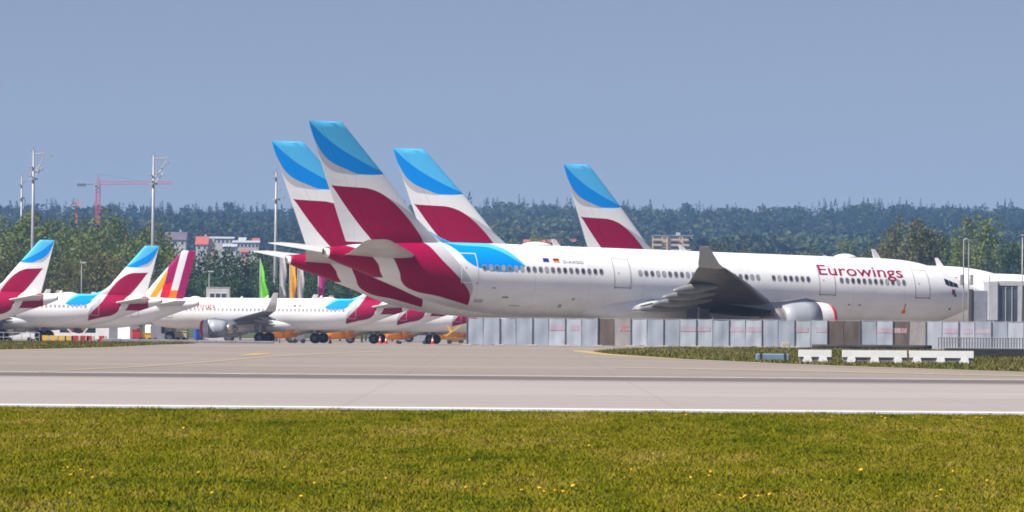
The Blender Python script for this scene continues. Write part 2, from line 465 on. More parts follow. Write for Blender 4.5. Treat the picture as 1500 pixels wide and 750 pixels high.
def mat_livery(name, kx=1.0, kz=1.0, ax=-1.64, az=17.0, leaves=True):
    """white airliner paint with the coloured leaf shapes of the tail; (ax, az) is the top rear corner of the fin"""
    n = NT(name)
    o = n.obj(); q = n.xyz(o)
    x = n.m('ADD', n.m('MULTIPLY', n.m('SUBTRACT', q[0], ax), 1 / kx), -1.64)
    z = n.m('ADD', n.m('MULTIPLY', n.m('SUBTRACT', q[2], az), 1 / kz), 17.0)
    grime = n.noise(n.scale(o, (0.35, 1.0, 1.4)), 1.0, 5, 0.65)
    pan = n.noise(n.scale(o, (0.16, 0.5, 0.1)), 1.0, 2, 0.5)
    f = n.m('ADD', n.m('MULTIPLY', grime, 0.6), n.m('MULTIPLY', pan, 0.4))
    white = n.ramp(f, [(0.33, (0.76, 0.755, 0.75)), (0.55, (0.86, 0.86, 0.86))])
    # oily dirt along the keel and frame joints of the skin
    low = n.rng(q[2], az * 0.14, az * 0.26, 0.36, 0.0)
    white = n.mix(n.m('MULTIPLY', low, n.rng(n.noise(n.scale(o, (0.5, 0.5, 0.9)), 1.6, 4, 0.7), 0.4, 0.7)), white, (0.38, 0.34, 0.30, 1))
    seam = n.lt(n.m('ABSOLUTE', n.m('SUBTRACT', n.m('FRACT', n.m('MULTIPLY', q[0], 1 / (4.8 * kx))), 0.5)), 0.003)
    white = n.mix(n.m('MULTIPLY', seam, 0.34), white, (0.3, 0.3, 0.32, 1))
    c = white
    if leaves:
        RED, BL, LB, GY = (0.315, 0.0, 0.047, 1), (0.0, 0.285, 0.84, 1), (0.10, 0.53, 0.90, 1), (0.50, 0.50, 0.535, 1)
        xl = n.curve(z, [(3.2, 12.0), (3.53, 10.61), (3.89, 9.11), (4.24, 7.33), (4.87, 6.13), (5.65, 5.67), (7.0, 4.9), (7.95, 3.99), (9.15, 2.85), (10.68, 1.57), (12.16, 0.42), (12.6, 0.0)])
        xr = n.curve(z, [(3.2, 11.75), (4.09, 11.49), (4.88, 10.87), (5.79, 9.95), (6.82, 8.95), (7.84, 8.3), (8.65, 7.83), (10.19, 6.54), (11.27, 5.26), (11.8, 4.3), (12.08, 3.2), (12.2, 0.42), (12.6, 0.0)])
        gw = n.curve(z, [(3.9, 0.0), (5.0, 0.7), (6.5, 1.15), (8.0, 1.25), (9.5, 1.1), (10.6, 0.55), (11.5, 0.0)])
        red = n.both(n.gt(x, xl), n.lt(x, xr), n.gt(z, 3.25), n.lt(z, 12.2))
        grey = n.both(n.gt(x, xr), n.lt(x, n.m('ADD', xr, gw)), n.gt(z, 3.9), n.lt(z, 11.5))
        c = n.mix(grey, c, GY)
        lo = n.curve(x, [(-2.0, 17.9), (-1.64, 17.0), (-1.03, 15.51), (-0.01, 14.21), (1.49, 13.49), (2.98, 13.1), (4.71, 13.2), (6.0, 13.7)])
        dv = n.curve(x, [(-2.0, 17.4), (-1.56, 17.0), (0.19, 15.57), (2.2, 14.42), (4.58, 13.39), (6.0, 12.9)])
        gl = n.curve(x, [(-1.3, 0.0), (-0.6, 0.5), (0.3, 0.62), (1.4, 0.4), (2.8, 0.0)])
        c = n.mix(n.both(n.gt(z, n.m('SUBTRACT', lo, gl)), n.gt(z, 12.0)), c, GY)
        top = n.both(n.gt(z, lo), n.gt(z, 12.5))
        c = n.mix(top, c, n.mix(n.gt(z, dv), BL, LB))
        l2 = n.curve(x, [(8.0, 9.9), (8.3, 9.4), (9.4, 8.4), (10.5, 7.45), (11.2, 6.6), (12.36, 6.09), (13.44, 5.92), (14.38, 5.91), (15.31, 6.06), (16.0, 6.4)])
        u2 = n.curve(x, [(8.0, 12.0), (13.0, 8.6), (14.2, 8.0), (14.8, 7.67), (15.43, 7.1), (16.05, 6.42)])
        d2 = n.curve(x, [(9.0, 8.3), (10.8, 7.95), (13.3, 7.84), (14.2, 7.53), (15.34, 6.85), (16.03, 6.41)])
        b2 = n.both(n.gt(x, 8.1), n.lt(x, 16.05), n.gt(z, l2), n.lt(z, u2), n.lt(z, 10.0))
        c = n.mix(b2, c, n.mix(n.gt(z, d2), BL, LB))
        c = n.mix(red, c, RED)
        cc = n.curve(z, [(5.0, 4.9), (5.6, 4.3), (6.3, 3.9), (7.1, 3.0), (7.7, 1.4), (8.0, 0.4)])
        cone = n.both(n.lt(x, cc), n.gt(z, 5.2), n.lt(z, 7.9), n.gt(x, 0.25))
        c = n.mix(cone, c, RED)
    return n.done(c, 0.45, 0, 0.16, 0.0)

def mat_stripes(name):
    """fin with slanting magenta and white stripes over yellow and orange bands"""
    n = NT(name)
    q = n.xyz(n.obj())
    s = n.m('SUBTRACT', q[0], n.m('ADD', 0.4, n.m('MULTIPLY', n.m('SUBTRACT', 11.76, q[2]), 0.26)))   # metres ahead of the trailing edge
    MG, WH, YE, ORD, RD = (0.36, 0.006, 0.11, 1), (0.8, 0.8, 0.8, 1), (0.85, 0.36, 0.006, 1), (0.85, 0.22, 0.005, 1), (0.75, 0.01, 0.04, 1)
    c = n.mix(n.gt(s, 0.95), MG, WH)
    c = n.mix(n.gt(s, 1.85), c, MG)
    c = n.mix(n.gt(s, 3.0), c, WH)
    # crossing yellow bands near the foot of the fin
    d = n.m('ADD', q[0], n.m('MULTIPLY', q[2], 0.62))
    w = n.m('FRACT', n.m('MULTIPLY', n.m('SUBTRACT', d, 0.3), 1 / 1.6))
    yb = n.both(n.gt(s, 2.9), n.lt(q[2], 9.1), n.gt(w, 0.45))
    c = n.mix(yb, c, YE)
    c = n.mix(n.both(n.gt(s, 1.85), n.lt(s, 3.0), n.lt(q[2], n.m('SUBTRACT', 8.3, n.m('MULTIPLY', s, 0.3)))), c, RD)
    c = n.mix(n.both(n.gt(s, 0.95), n.lt(s, 1.9), n.lt(q[2], 6.7)), c, ORD)
    return n.done(c, 0.45, 0, 0.16, 0.0)

M['white_paint'] = plain('white_paint', (0.76, 0.76, 0.76), 0.36, 0, 0.06, 0.8)
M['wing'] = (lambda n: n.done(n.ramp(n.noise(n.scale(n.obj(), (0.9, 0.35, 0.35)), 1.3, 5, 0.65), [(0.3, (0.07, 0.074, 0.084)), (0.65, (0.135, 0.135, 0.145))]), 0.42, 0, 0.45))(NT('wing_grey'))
M['stab'] = plain('stabiliser_paint', (0.55, 0.54, 0.53), 0.45, 0, 0.10, 0.6, 0.2)
M['flap'] = plain('flap_fairing_grey', (0.24, 0.245, 0.255), 0.4, 0, 0.12, 1.0)
M['winglet'] = plain('winglet_grey', (0.55, 0.53, 0.52), 0.4, 0, 0.06)
M['cowl'] = plain('cowl_grey', (0.32, 0.34, 0.38), 0.45, 0, 0.08, 0.7)
M['lip_red'] = plain('red_intake_cover', (0.62, 0.035, 0.03), 0.55)
M['orange_cover'] = plain('orange_engine_cover', (0.85, 0.28, 0.008), 0.65, 0, 0.15, 1.2)
M['nozzle'] = plain('nozzle_metal', (0.52, 0.46, 0.41), 0.35, 0.7, 0.2, 1.2)
M['pylon'] = plain('pylon_grey', (0.20, 0.22, 0.27), 0.45)
M['strut'] = plain('gear_strut', (0.55, 0.56, 0.57), 0.4, 0.3)
M['tyre'] = plain('tyre_rubber', (0.022, 0.023, 0.026), 0.8)
M['hub'] = plain('wheel_hub', (0.12, 0.125, 0.135), 0.4, 0.4)
M['glass'] = plain('cabin_glass', (0.13, 0.135, 0.15), 0.25, 0, 0.5, 2, 0.5)
M['glass_small'] = plain('pale_cabin_glass', (0.36, 0.37, 0.39), 0.4, 0, 0.3, 2, 0.4)  # pale glass, also used to paint glints among the main cabin panes
M['glass_dark'] = plain('dark_cabin_glass', (0.06, 0.065, 0.08), 0.2, 0, 0.4, 2, 0.5)
M['cockpit'] = plain('cockpit_glass', (0.012, 0.016, 0.022), 0.08, 0, 0.1, 1, 0.7)
M['pane_rim'] = plain('window_rim', (0.50, 0.50, 0.51), 0.4, 0.3)
M['line'] = plain('door_outline', (0.36, 0.37, 0.39), 0.5)
M['line_white'] = plain('white_outline', (0.80, 0.82, 0.84), 0.5)
M['claret'] = plain('claret_lettering', (0.33, 0.006, 0.055), 0.4)
M['ink'] = plain('registration_grey', (0.22, 0.23, 0.26), 0.5)
M['flag_blue'] = plain('flag_blue', (0.02, 0.03, 0.30), 0.5)
M['flag_black'] = plain('flag_black', (0.015, 0.015, 0.015), 0.5)
M['flag_red'] = plain('flag_red', (0.6, 0.02, 0.015), 0.5)
M['flag_gold'] = plain('flag_gold', (0.75, 0.42, 0.02), 0.5)
M['dark_hole'] = plain('exhaust_dark', (0.03, 0.028, 0.026), 0.7)
M['beacon'] = plain('amber_lens', (0.75, 0.16, 0.03), 0.3)

A330 = dict(L=59.85, zc=5.35, r=2.82, k=1.0, pitch=1.15,
            tail=[(0, 6.72, 7.36, .34), (1.2, 6.2, 7.52, .68), (3, 5.62, 7.75, 1.12), (6, 4.58, 7.96, 1.78), (9, 3.50, 8.09, 2.27), (12, 2.90, 8.15, 2.58), (15, 2.62, 8.17, 2.76), (19, 2.53, 8.17, 2.82)],
            nose=[(10, 2.53, 8.17, 2.82), (8.5, 2.56, 8.12, 2.81), (7, 2.68, 7.96, 2.76), (5.5, 2.93, 7.66, 2.62), (4, 3.36, 7.17, 2.34), (3, 3.76, 6.76, 2.04), (2, 4.18, 6.38, 1.64), (1.0, 4.62, 6.0, 1.08), (.35, 4.98, 5.72, .60), (.08, 5.2, 5.55, .26), (0, 5.35, 5.45, .05)],
            fin=[(17.0, 1.22, -1.64), (16.6, 1.62, -1.49), (13.33, 4.72, -0.27), (9.9, 7.72, 1.02), (9.0, 8.75, 1.36), (8.45, 9.9, 1.56), (7.9, 11.4, 1.77), (7.3, 11.6, 2.0)],
            wing=[(0, 40.6, 13.2, 3.35, .13), (2.8, 38.3, 12.2, 3.62, .135), (9.4, 34.0, 8.7, 4.22, .12), (20, 26.2, 5.1, 5.26, .11), (28.6, 19.6, 2.55, 6.1, .10), (29.3, 18.9, 2.1, 6.22, .09)],
            wl=[(29.3, 18.9, 2.1, 6.22), (29.6, 18.35, 1.75, 6.5), (29.8, 17.8, 1.25, 7.1), (29.95, 17.25, .8, 7.72)],
            stab=[(0.6, 7.6, 6.2, 6.85), (1.6, 6.9, 5.6, 6.95), (9.0, 1.55, 2.25, 7.75), (9.6, 1.0, 1.7, 7.82)],
            eng=(9.37, 39.6, 2.78, 1.46, 1.0), gear=(29.9, 5.34, 52.1), wheel=(.70, .48), bogie=True,
            fair=[(7.0, 5.6), (11.5, 5.2), (16.0, 4.6), (20.5, 3.8)],
            doors=[(10.6, 11.9), (23.8, 25.2), (42.45, 43.85), (51.45, 52.8)], dz=(5.05, 7.25),
            rows=[(12.5, 22.95), (26.1, 37.2), (38.2, 41.4), (44.5, 50.6)], wz=6.2, wp=.533,
            text=(42.5, 7.9, 6.60, 1.04), reg=(19.4, 6.78), cock=(54.5, 55.55, 6.08, 6.68))
def A320spec():
    k = .72; L = 37.57
    zc = 3.80; r = 2.03
    def s(t): return [(a * k, zc + (b - 5.35) * .735, zc + (c - 5.35) * .735, d * .70) for a, b, c, d in t]
    return dict(L=L, zc=zc, r=r, k=k, pitch=0.0, tail=s(A330['tail']), nose=s(A330['nose']),
                fin=[(11.76, 2.15, .40), (11.45, 2.45, .48), (9.0, 4.6, 1.08), (6.9, 6.4, 1.62), (6.3, 7.2, 1.78), (5.95, 8.1, 1.86), (5.6, 9.3, 1.95), (5.2, 9.5, 2.05)],
                wing=[(0, 26.6, 7.6, 2.45, .13), (2.0, 25.4, 6.6, 2.62, .135), (6.4, 22.9, 4.0, 3.05, .12), (12, 19.9, 2.6, 3.65, .11), (16.6, 17.4, 1.5, 4.15, .10)],
                wl=[(16.6, 17.4, 1.5, 4.15), (16.95, 17.0, 1.3, 4.45), (17.15, 16.6, 1.05, 5.3), (17.35, 16.0, .6, 6.5)],
                stab=[(0.5, 6.0, 4.0, 4.72), (1.2, 5.6, 3.7, 4.8), (6.0, 2.5, 1.6, 5.3), (6.3, 2.2, 1.25, 5.33)],
                eng=(5.75, 27.4, 1.80, 1.17, .78), gear=(19.9, 3.8, 32.5), wheel=(.70, .46), bogie=False,
                fair=[(4.6, 3.0), (8.2, 2.7), (11.6, 2.3)],
                doors=[(7.6, 8.5), (31.9, 32.8)], dz=(3.3, 5.2),
                rows=[(9.2, 31.0)], wz=4.35, wp=.533,
                text=(26.2, 5.6, 4.55, .72), reg=(13.4, 4.75), cock=(34.5, 35.55, 4.25, 4.75))
class Fus:
    def __init__(s, S):
        T, N, L = S['tail'], S['nose'], S['L']
        sec = list(T) + [(L - a, b, c, d) for a, b, c, d in N]
        xs = [q[0] for q in sec]
        s.b, s.t, s.w = pchip(xs, [q[1] for q in sec]), pchip(xs, [q[2] for q in sec]), pchip(xs, [q[3] for q in sec])
        s.L = L
    def at(s, x):
        x = min(max(x, 0), s.L); b, t = s.b(x), s.t(x)
        return (b + t) / 2, (t - b) / 2, s.w(x)
    def p(s, x, a, side, off=0.0):
        """a = angle above the widest line; side -1 = starboard"""
        zc, rz, ry = s.at(x)
        return (x, side * (ry + off) * math.cos(a), zc + (rz + off) * math.sin(a))
    def ang(s, x, z):
        zc, rz, ry = s.at(x); return math.asin(max(-1, min(1, (z - zc) / rz)))
def strip(F, x0, x1, z0, z1, side, off, nx=2, nz=6, thick=0.0):
    m = MB(); vs = []; fs = []
    for i in range(nx + 1):
        x = x0 + (x1 - x0) * i / nx
        for j in range(nz + 1):
            vs.append(F.p(x, F.ang(x, z0 + (z1 - z0) * j / nz), side, off))
    for i in range(nx):
        for j in range(nz):
            a = i * (nz + 1) + j; fs.append((a, a + 1, a + nz + 2, a + nz + 1))
    return vs, fs
def wrap_text(F, body, x0, length, z, height, side, off=0.014):
    cu = bpy.data.curves.new('txt', 'FONT'); cu.body = body; cu.size = 1.0; cu.resolution_u = 3; cu.offset = 0.009
    ob = bpy.data.objects.new('txt', cu); COL.objects.link(ob)
    dg = bpy.context.evaluated_depsgraph_get()
    me = bpy.data.meshes.new_from_object(ob.evaluated_get(dg))
    bpy.data.objects.remove(ob); bpy.data.curves.remove(cu)
    bm = bmesh.new(); bm.from_mesh(me)
    X = [v.co.x for v in bm.verts]; x_a, x_b = min(X), max(X)
    for i in range(-4, 18):
        bmesh.ops.bisect_plane(bm, geom=bm.verts[:] + bm.edges[:] + bm.faces[:], plane_co=(0, i * 0.08, 0), plane_no=(0, 1, 0))
    for v in bm.verts:
        u = (v.co.x - x_a) / (x_b - x_a) * length; h = v.co.y * height / 0.7
        x = x0 + u if side < 0 else x0 + length - u
        zc, rz, ry = F.at(x)
        v.co = F.p(x, F.ang(x, z) + h / rz, side, off)
    bm.to_mesh(me); bm.free()
    return me
AF = [(0, 0), (.01, .18), (.035, .32), (.09, .44), (.2, .5), (.35, .49), (.55, .38), (.75, .22), (.92, .08), (1, .012)]
def foil(le, ch, th, camber=0.0):
    up = [(le - ch * t, th * ch * y + camber * ch * math.sin(math.pi * t)) for t, y in AF]
    dn = [(le - ch * t, -th * ch * y * .85 + camber * ch * math.sin(math.pi * t)) for t, y in reversed(AF[1:])]
    return up + dn
def build_airliner(S, name, livery, detail, name_text):
    F = Fus(S); L, k, zc, r = S['L'], S['k'], S['zc'], S['r']
    root = empty(name)
    tp = math.tan(R(S['pitch']))
    # fuselage
    m = MB(); ns = 56
    xs = sorted(set([round(v, 3) for v in np.concatenate([np.linspace(0, S['tail'][-1][0], 34), np.linspace(S['tail'][-1][0], L - S['nose'][0][0], 26), L - S['nose'][0][0] * (1 - np.sin(np.linspace(0, math.pi / 2, 34)))])]))
    rings = []
    for x in xs:
        c, rz, ry = F.at(x)
        rings.append([(x, -ry * math.cos(2 * math.pi * j / ns), c + rz * math.sin(2 * math.pi * j / ns)) for j in range(ns)])
    m.loft(rings)
    fu = m.build('fuselage', livery, root, True)
    c0, rz0, ry0 = F.at(0)
    MB().lathe([(-.10 * k, rz0 * .8), (-.06 * k, rz0 * .98), (.3 * k, rz0 * 1.22)], 'x', (0, 0, c0), 20).build('exhaust_outlet', M['nozzle'], fu, True)
    MB().lathe([(-.12 * k, rz0 * .5), (-.115 * k, rz0 * .74)], 'x', (0, 0, c0), 20).build('exhaust_bore', M['dark_hole'], fu)
    # belly fairing
    gx = S['gear'][0]; w0, w1 = S['wing'][1], S['wing'][1][1] - S['wing'][1][2]
    a, b = w1 - 5.8 * k, w0[1] + 5.0 * k
    rings = []
    for i in range(25):
        t = i / 24; x = a + (b - a) * t
        e = max(0.02, math.sin(math.pi * t)) ** .42
        cz, rz, ry = F.at(x)
        hz_, hy = r * .50 * e, r * 1.16 * e
        zz = zc - r * .72
        rings.append([(x, -hy * math.copysign(abs(math.cos(q)) ** .7, math.cos(q)), zz + hz_ * math.copysign(abs(math.sin(q)) ** .8, math.sin(q))) for q in [2 * math.pi * j / 40 for j in range(40)]])
    MB().loft(rings).build('belly_fairing', M['white_paint'], root, True)
    # fin and rudder
    zr = S['fin']
    def fin_sections(f0, f1):
        out = []
        for z, le, te in zr:
            ch = le - te; th = .105 if ch < 9 * k else .085
            ring = []
            pts = [(le - ch * (f0 + (f1 - f0) * t), t) for t in (0, .03, .1, .25, .45, .7, 1)]
            def thick(fr):
                return th * min(ch, 8.5 * k) * float(np.interp(fr, [p[0] for p in AF], [p[1] for p in AF])) + (.004 if fr < .99 else 0.004)
            for xx, t in pts: ring.append((xx, thick((le - xx) / ch), z))
            for xx, t in reversed(pts): ring.append((xx, -thick((le - xx) / ch), z))
            out.append(ring)
        z, le, te = zr[0]; ch = le - te
        out.insert(0, [(le - .1 * k - (le - p[0]) * .93, p[1] * .4, z + .10 * k) for p in out[0]])
        return out
    fin = MB().loft(fin_sections(0, .70)).build('fin', livery, root, sharp=35)
    MB().loft(fin_sections(.704, 1.0)[:-1]).build('rudder', livery, root, sharp=35)
    # wings, winglets, flap fairings
    for sd in (-1, 1):
        rings = [[(x, sd * lat, z + dz) for x, dz in foil(le, ch, th, .012)] for lat, le, ch, z, th in S['wing']]
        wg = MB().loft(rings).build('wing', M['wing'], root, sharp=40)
        rings = []
        for i, (lat, le, ch, z) in enumerate(S['wl']):
            q = i / (len(S['wl']) - 1); an = R(78) * min(1, q * 1.8)
            rings.append([(x, sd * (lat - dz * math.sin(an)), z + dz * math.cos(an)) for x, dz in foil(le, ch, .09)])
        MB().loft(rings).build('winglet', M['winglet'], root, sharp=40)
        wl_ = S['wing']
        def wing_at(lat):
            i = max(j for j in range(len(wl_) - 1) if wl_[j][0] <= lat); p, q = wl_[i], wl_[i + 1]; t = (lat - p[0]) / (q[0] - p[0])
            return [p[j] + (q[j] - p[j]) * t for j in range(1, 5)]
        for lat, ln in S['fair']:
            le, ch, z, th = wing_at(lat); te = le - ch
            x0_, x1_ = te - ln * .36, te + ln * .64
            rings = []
            for i in range(11):
                t = i / 10; rr = max(.02, math.sin(math.pi * min(1, t * .92 + .04)) ** .75) * .40 * k
                x = x0_ + (x1_ - x0_) * t
                zz = z - .30 * k - .42 * k * (1 - t) ** 1.2
                rings.append([(x, sd * lat + rr * .55 * math.cos(q), zz + rr * .95 * math.sin(q)) for q in [2 * math.pi * j / 12 for j in range(12)]])
            MB().loft(rings).build('flap_fairing', M['flap'], wg, True)
        lats = [q for q in (2.9 * k, 6.6 * k, 11.0 * k, 15.6 * k, 20.2 * k) if q < wl_[-2][0]]
        for l0, l1 in zip(lats[:-1], lats[1:]):
            rings = []
            for lt in (l0 + .12 * k, l1 - .12 * k):
                le, ch, z, th = wing_at(lt); te = le - ch; fc = ch * .17
                rings.append([(te + fc, sd * lt, z - .06 * ch * th - .10 * k), (te + fc * .5, sd * lt, z - .02 * k), (te - fc * .45, sd * lt, z - .42 * k), (te - fc * .40, sd * lt, z - .46 * k), (te + fc * .5, sd * lt, z - .30 * k)])
            MB().loft(rings).build('flap', M['flap'], wg)
        # engine
        lat, xf, ez, er, ek = S['eng']; c = (0, sd * lat, ez)
        P = [(xf - .0, er * .80), (xf - .05, er * .87), (xf - .25, er * .95), (xf - .7, er * 1.0), (xf - 1.5 * ek, er * 1.03), (xf - 2.6 * ek, er * 1.02), (xf - 3.7 * ek, er * .93), (xf - 4.5 * ek, er * .80)]
        split = 1.35 * ek
        cw = MB().lathe([p for p in P[4:]] , 'x', c, 36).build('engine_cowl', M['cowl'], root, True)
        MB().lathe([(xf - 1.5 * ek, er * 1.03 + .004), (xf - 1.1 * ek, er * 1.025), (xf - .7, er * 1.0), (xf - .25, er * .95)], 'x', c, 36, False).build('intake_cowl', M['white_paint'], cw, True)
        MB().lathe([(xf - .42, er * .978), (xf - .25, er * .955), (xf - .05, er * .875), (xf, er * .80), (xf - .06, er * .74), (xf - .1, er * .1)], 'x', c, 36).build('intake_cover', M['lip_red'], cw, True)
        MB().lathe([(xf - 4.2 * ek, er * .70), (xf - 4.9 * ek, er * .66), (xf - 5.6 * ek, er * .54), (xf - 5.62 * ek, er * .40), (xf - 6.4 * ek, er * .08)], 'x', c, 30).build('nozzle', M['nozzle'], cw, True)
        le, ch, wz_, th = wing_at(lat)
        rings = []
        for x, zt, zb, hw in ((xf - 1.0 * ek, ez + er * 1.06, ez + er * .7, .10 * k), (xf - 2.4 * ek, ez + er * 1.22, ez + er * .7, .24 * k), (xf - 4.2 * ek, wz_ + .05, ez + er * .55, .27 * k), (xf - 5.6 * ek, wz_ - .05, ez + er * .5, .27 * k), (xf - 8.0 * ek, wz_ - .1, wz_ - .45 * k, .18 * k), (xf - 10.0 * ek, wz_ - .12, wz_ - .22 * k, .05 * k)):
            rings.append([(x, sd * lat - hw, zb), (x, sd * lat + hw, zb), (x, sd * lat + hw, zt), (x, sd * lat - hw, zt)])
        MB().loft(rings).build('engine_pylon', M['pylon'], root, sharp=30)
        # stabiliser
        rings = [[(x, sd * lt, z + dz) for x, dz in foil(le_, ch_, .10)] for lt, le_, ch_, z in S['stab']]
        MB().loft(rings).build('stabiliser', M['stab'], root, sharp=40)
    # landing gear
    wr, ww = S['wheel']
    wm = MB().lathe([(-ww / 2, wr * .45), (-ww / 2, wr * .82), (-ww * .36, wr * .96), (-ww * .1, wr), (ww * .1, wr), (ww * .36, wr * .96), (ww / 2, wr * .82), (ww / 2, wr * .45)], 'y', (0, 0, 0), 20).mesh('wheel')
    hm = MB().lathe([(-ww * .51, wr * .2), (-ww * .52, wr * .46), (ww * .52, wr * .46), (ww * .51, wr * .2)], 'y', (0, 0, 0), 14).mesh('hub')
    def gear(nm, x, y, top, pairs, half, rad):
        g = MB().tube([(x, y, top), (x, y, x * tp + wr)], rad, 10).tube([(x + .9 * k, y, top), (x, y, x * tp + wr + .7 * k)], rad * .5, 6)
        for dx in pairs: g.tube([(x + dx, y - half, (x + dx) * tp + wr), (x + dx, y + half, (x + dx) * tp + wr)], rad * .5, 6)
        if len(pairs) > 1: g.tube([(x + pairs[0], y, (x + pairs[0]) * tp + wr), (x + pairs[1], y, (x + pairs[1]) * tp + wr)], rad * .7, 6)
        g = g.build(nm, M['strut'], root, sharp=40)
        for dx in pairs:
            for s_ in (-1, 1):
                w = link('wheel', wm, M['tyre'], g); w.location = (x + dx, y + s_ * half, (x + dx) * tp + wr)
                sharpen(wm, 40)
                hb = link('hub', hm, M['hub'], g); hb.location = w.location
        MB().box(x - 1.1 * k, x + 1.0 * k, y - half * .2 - .03, y - half * .2 + .03, top - 1.7 * k, top - .2 * k, .02).build('gear_door', M['pylon'], g)
    for sd in (-1, 1):
        gear('main_gear', S['gear'][0], sd * S['gear'][1], S['zc'] - r * .55, (-.99, .99) if S['bogie'] else (0,), .70 if S['bogie'] else .46, .2 * k)
    gear('nose_gear', S['gear'][2], 0, S['zc'] - r * .85, (0,), .36 if S['bogie'] else .25, .13 * k)
    # doors
    for x0, x1 in S['doors']:
        for sd in (-1, 1):
            d = MB().add(*strip(F, x0, x1, *S['dz'], sd, .006, 3, 10)).build('door', livery, root, True)
            e = .055 * (1 if k == 1 else .9); z0, z1 = S['dz']; o = MB()
            for q in ((x0 - e, x0 + e * .2, z0, z1), (x1 - e * .2, x1 + e, z0, z1), (x0 - e, x1 + e, z1, z1 + e), (x0 - e, x1 + e, z0 - e * 1.6, z0)): o.add(*strip(F, *q, sd, .011, 2, 8))
            o.build('door_outline', M['line_white'] if x0 < 13 * k and k == 1 else M['line'], d)
            if detail:
                o = MB(); o.add(*strip(F, x0 + .3, x0 + .42, (z0 + z1) / 2 - .06, (z0 + z1) / 2 + .06, sd, .012, 1, 1)); o.build('door_handle', M['line'], d)
                for q in (x0 - .05, x1 - .1):
                    o = MB(); o.add(*strip(F, q, q + .16, z0 - .12, z0 - .02, sd, .013, 1, 1)); o.build('door_hinge', M['ink'], d)
    # cabin windows
    wh, wv = (.155, .22)
    def pane(x, sd, sc_, off):
        a = F.ang(x, S['wz']); vs = []
        for j in range(12):
            q = 2 * math.pi * j / 12
            cx, cz = math.copysign(abs(math.cos(q)) ** .75, math.cos(q)) * wh * sc_, math.copysign(abs(math.sin(q)) ** .75, math.sin(q)) * wv * sc_
            vs.append(F.p(x + cx, a + cz / F.at(x)[1], sd, off))
        return vs, [tuple(range(12))]
    for sd in (-1, 1):
        allw = MB()
        for x0, x1 in S['rows']:
            x = x0
            while x <= x1:
                if detail and sd < 0:
                    wd = MB().add(*pane(x, sd, 1.25, .008)).build('cabin_window', M['pane_rim'], root)
                    MB().add(*pane(x, sd, .92, .013)).build('pane', M[rnd.choice(('glass', 'glass', 'glass_dark', 'glass_small'))], wd)  # random pale and dark panes put window glints into the glass colour
                else: allw.add(*pane(x, sd, 1.0, .012))
                x += S['wp']
        if allw.v: tag(allw.build('cabin_windows', M['glass' if k == 1 else 'glass_small'], root), kind='stuff')
    # cockpit windows
    x0, x1, z0, z1 = S['cock']
    for sd in (-1, 1):
        dx = (x1 - x0)
        for i, (fa, fb, sl) in enumerate(((0, .40, .10), (.44, .80, .16), (.84, 1.3, .22))):
            vs = []; fs = []; nx, nz = 4, 4
            for p in range(nx + 1):
                t = fa + (fb - fa) * p / nx; x = x0 + dx * t
                zt = z1 - dx * t * .30; zb = z0 - dx * t * .06 + (0 if i else .12 * k * (1 - p / nx))
                for q in range(nz + 1): vs.append(F.p(x, F.ang(x, zb + (zt - zb) * q / nz), sd, .012))
            for p in range(nx):
                for q in range(nz):
                    a_ = p * (nz + 1) + q; fs.append((a_, a_ + 1, a_ + nz + 2, a_ + nz + 1))
            MB().add(vs, fs).build('cockpit_window', M['cockpit'], root, True)
    # lettering
    tx, tl, tz, thh = S['text']
    for sd in (-1, 1):
        link('lettering', wrap_text(F, name_text, tx, tl, tz, thh, sd), M['claret'], root)
        rx, rz_ = S['reg']
        x_ = rx if sd < 0 else rx
        link('registration', wrap_text(F, 'D-AXGG', rx, 1.75 * k, rz_, .26 * k, sd), M['ink'], root)
        for i, mats in enumerate((('flag_blue',) * 3, ('flag_gold', 'flag_red', 'flag_black'))):
            fx = (rx - (1.75, .85)[i] * k) if sd < 0 else (rx + 1.75 * k + (1.1, .2)[i] * k)
            fl = None
            for j, mt in enumerate(mats):
                o = MB().add(*strip(F, fx, fx + .52 * k, rz_ + (.04 + .10 * j) * k, rz_ + (.04 + .10 * (j + 1)) * k, sd, .014, 1, 1))
                fl = o.build('flag_mark' if fl is None else 'flag_band', M[mt], root if fl is None else fl) if fl is None else (o.build('flag_band', M[mt], fl), fl)[1]
    # antennas and radome on the crown
    for fx, hh in ((.33, .55), (.52, .5), (.82, .75)):
        x = L * fx; zt = F.at(x)[0] + F.at(x)[1]
        MB().loft([[(x, -.05, zt - .1), (x + .7 * k, -.05, zt - .1), (x + .7 * k, .05, zt - .1), (x, .05, zt - .1)], [(x - .25 * k, -.02, zt + hh * k), (x + .05 * k, -.02, zt + hh * k), (x + .05 * k, .02, zt + hh * k), (x - .25 * k, .02, zt + hh * k)]]).build('antenna', M['white_paint'], root)
    for fx, ln in ((.305, 2.9), (.775, 2.2)):
        x = L * fx; zt = F.at(x)[0] + F.at(x)[1]
        rings = []
        for i in range(9):
            t = i / 8; e = max(.03, math.sin(math.pi * t)) ** .5
            rings.append([(x + (t - .5) * ln * k, .75 * k * e * math.cos(q), zt - .12 * k + .40 * k * e * math.sin(q)) for q in [2 * math.pi * j / 16 for j in range(16)]])
        MB().loft(rings).build('radome', M['white_paint'], root, True)
    return root, F
def park(o, px_tip, D, yaw, scale, tip, pitch=0.0, gy=None):
    """stand an airliner so that the top rear corner of its fin is over photo column px_tip at distance D"""
    yaw = R(yaw)
    x = at(px_tip, D) - math.cos(yaw) * tip[0] * scale
    y = D - math.sin(yaw) * tip[0] * scale
    gx = 26 * scale
    yy = y + math.sin(yaw) * gx if gy is None else gy
    o.location = (x, y, gz(yy, x + math.cos(yaw) * gx) + .016)
    o.rotation_euler = (0, R(pitch), yaw)
    o.scale = (scale,) * 3
    return o

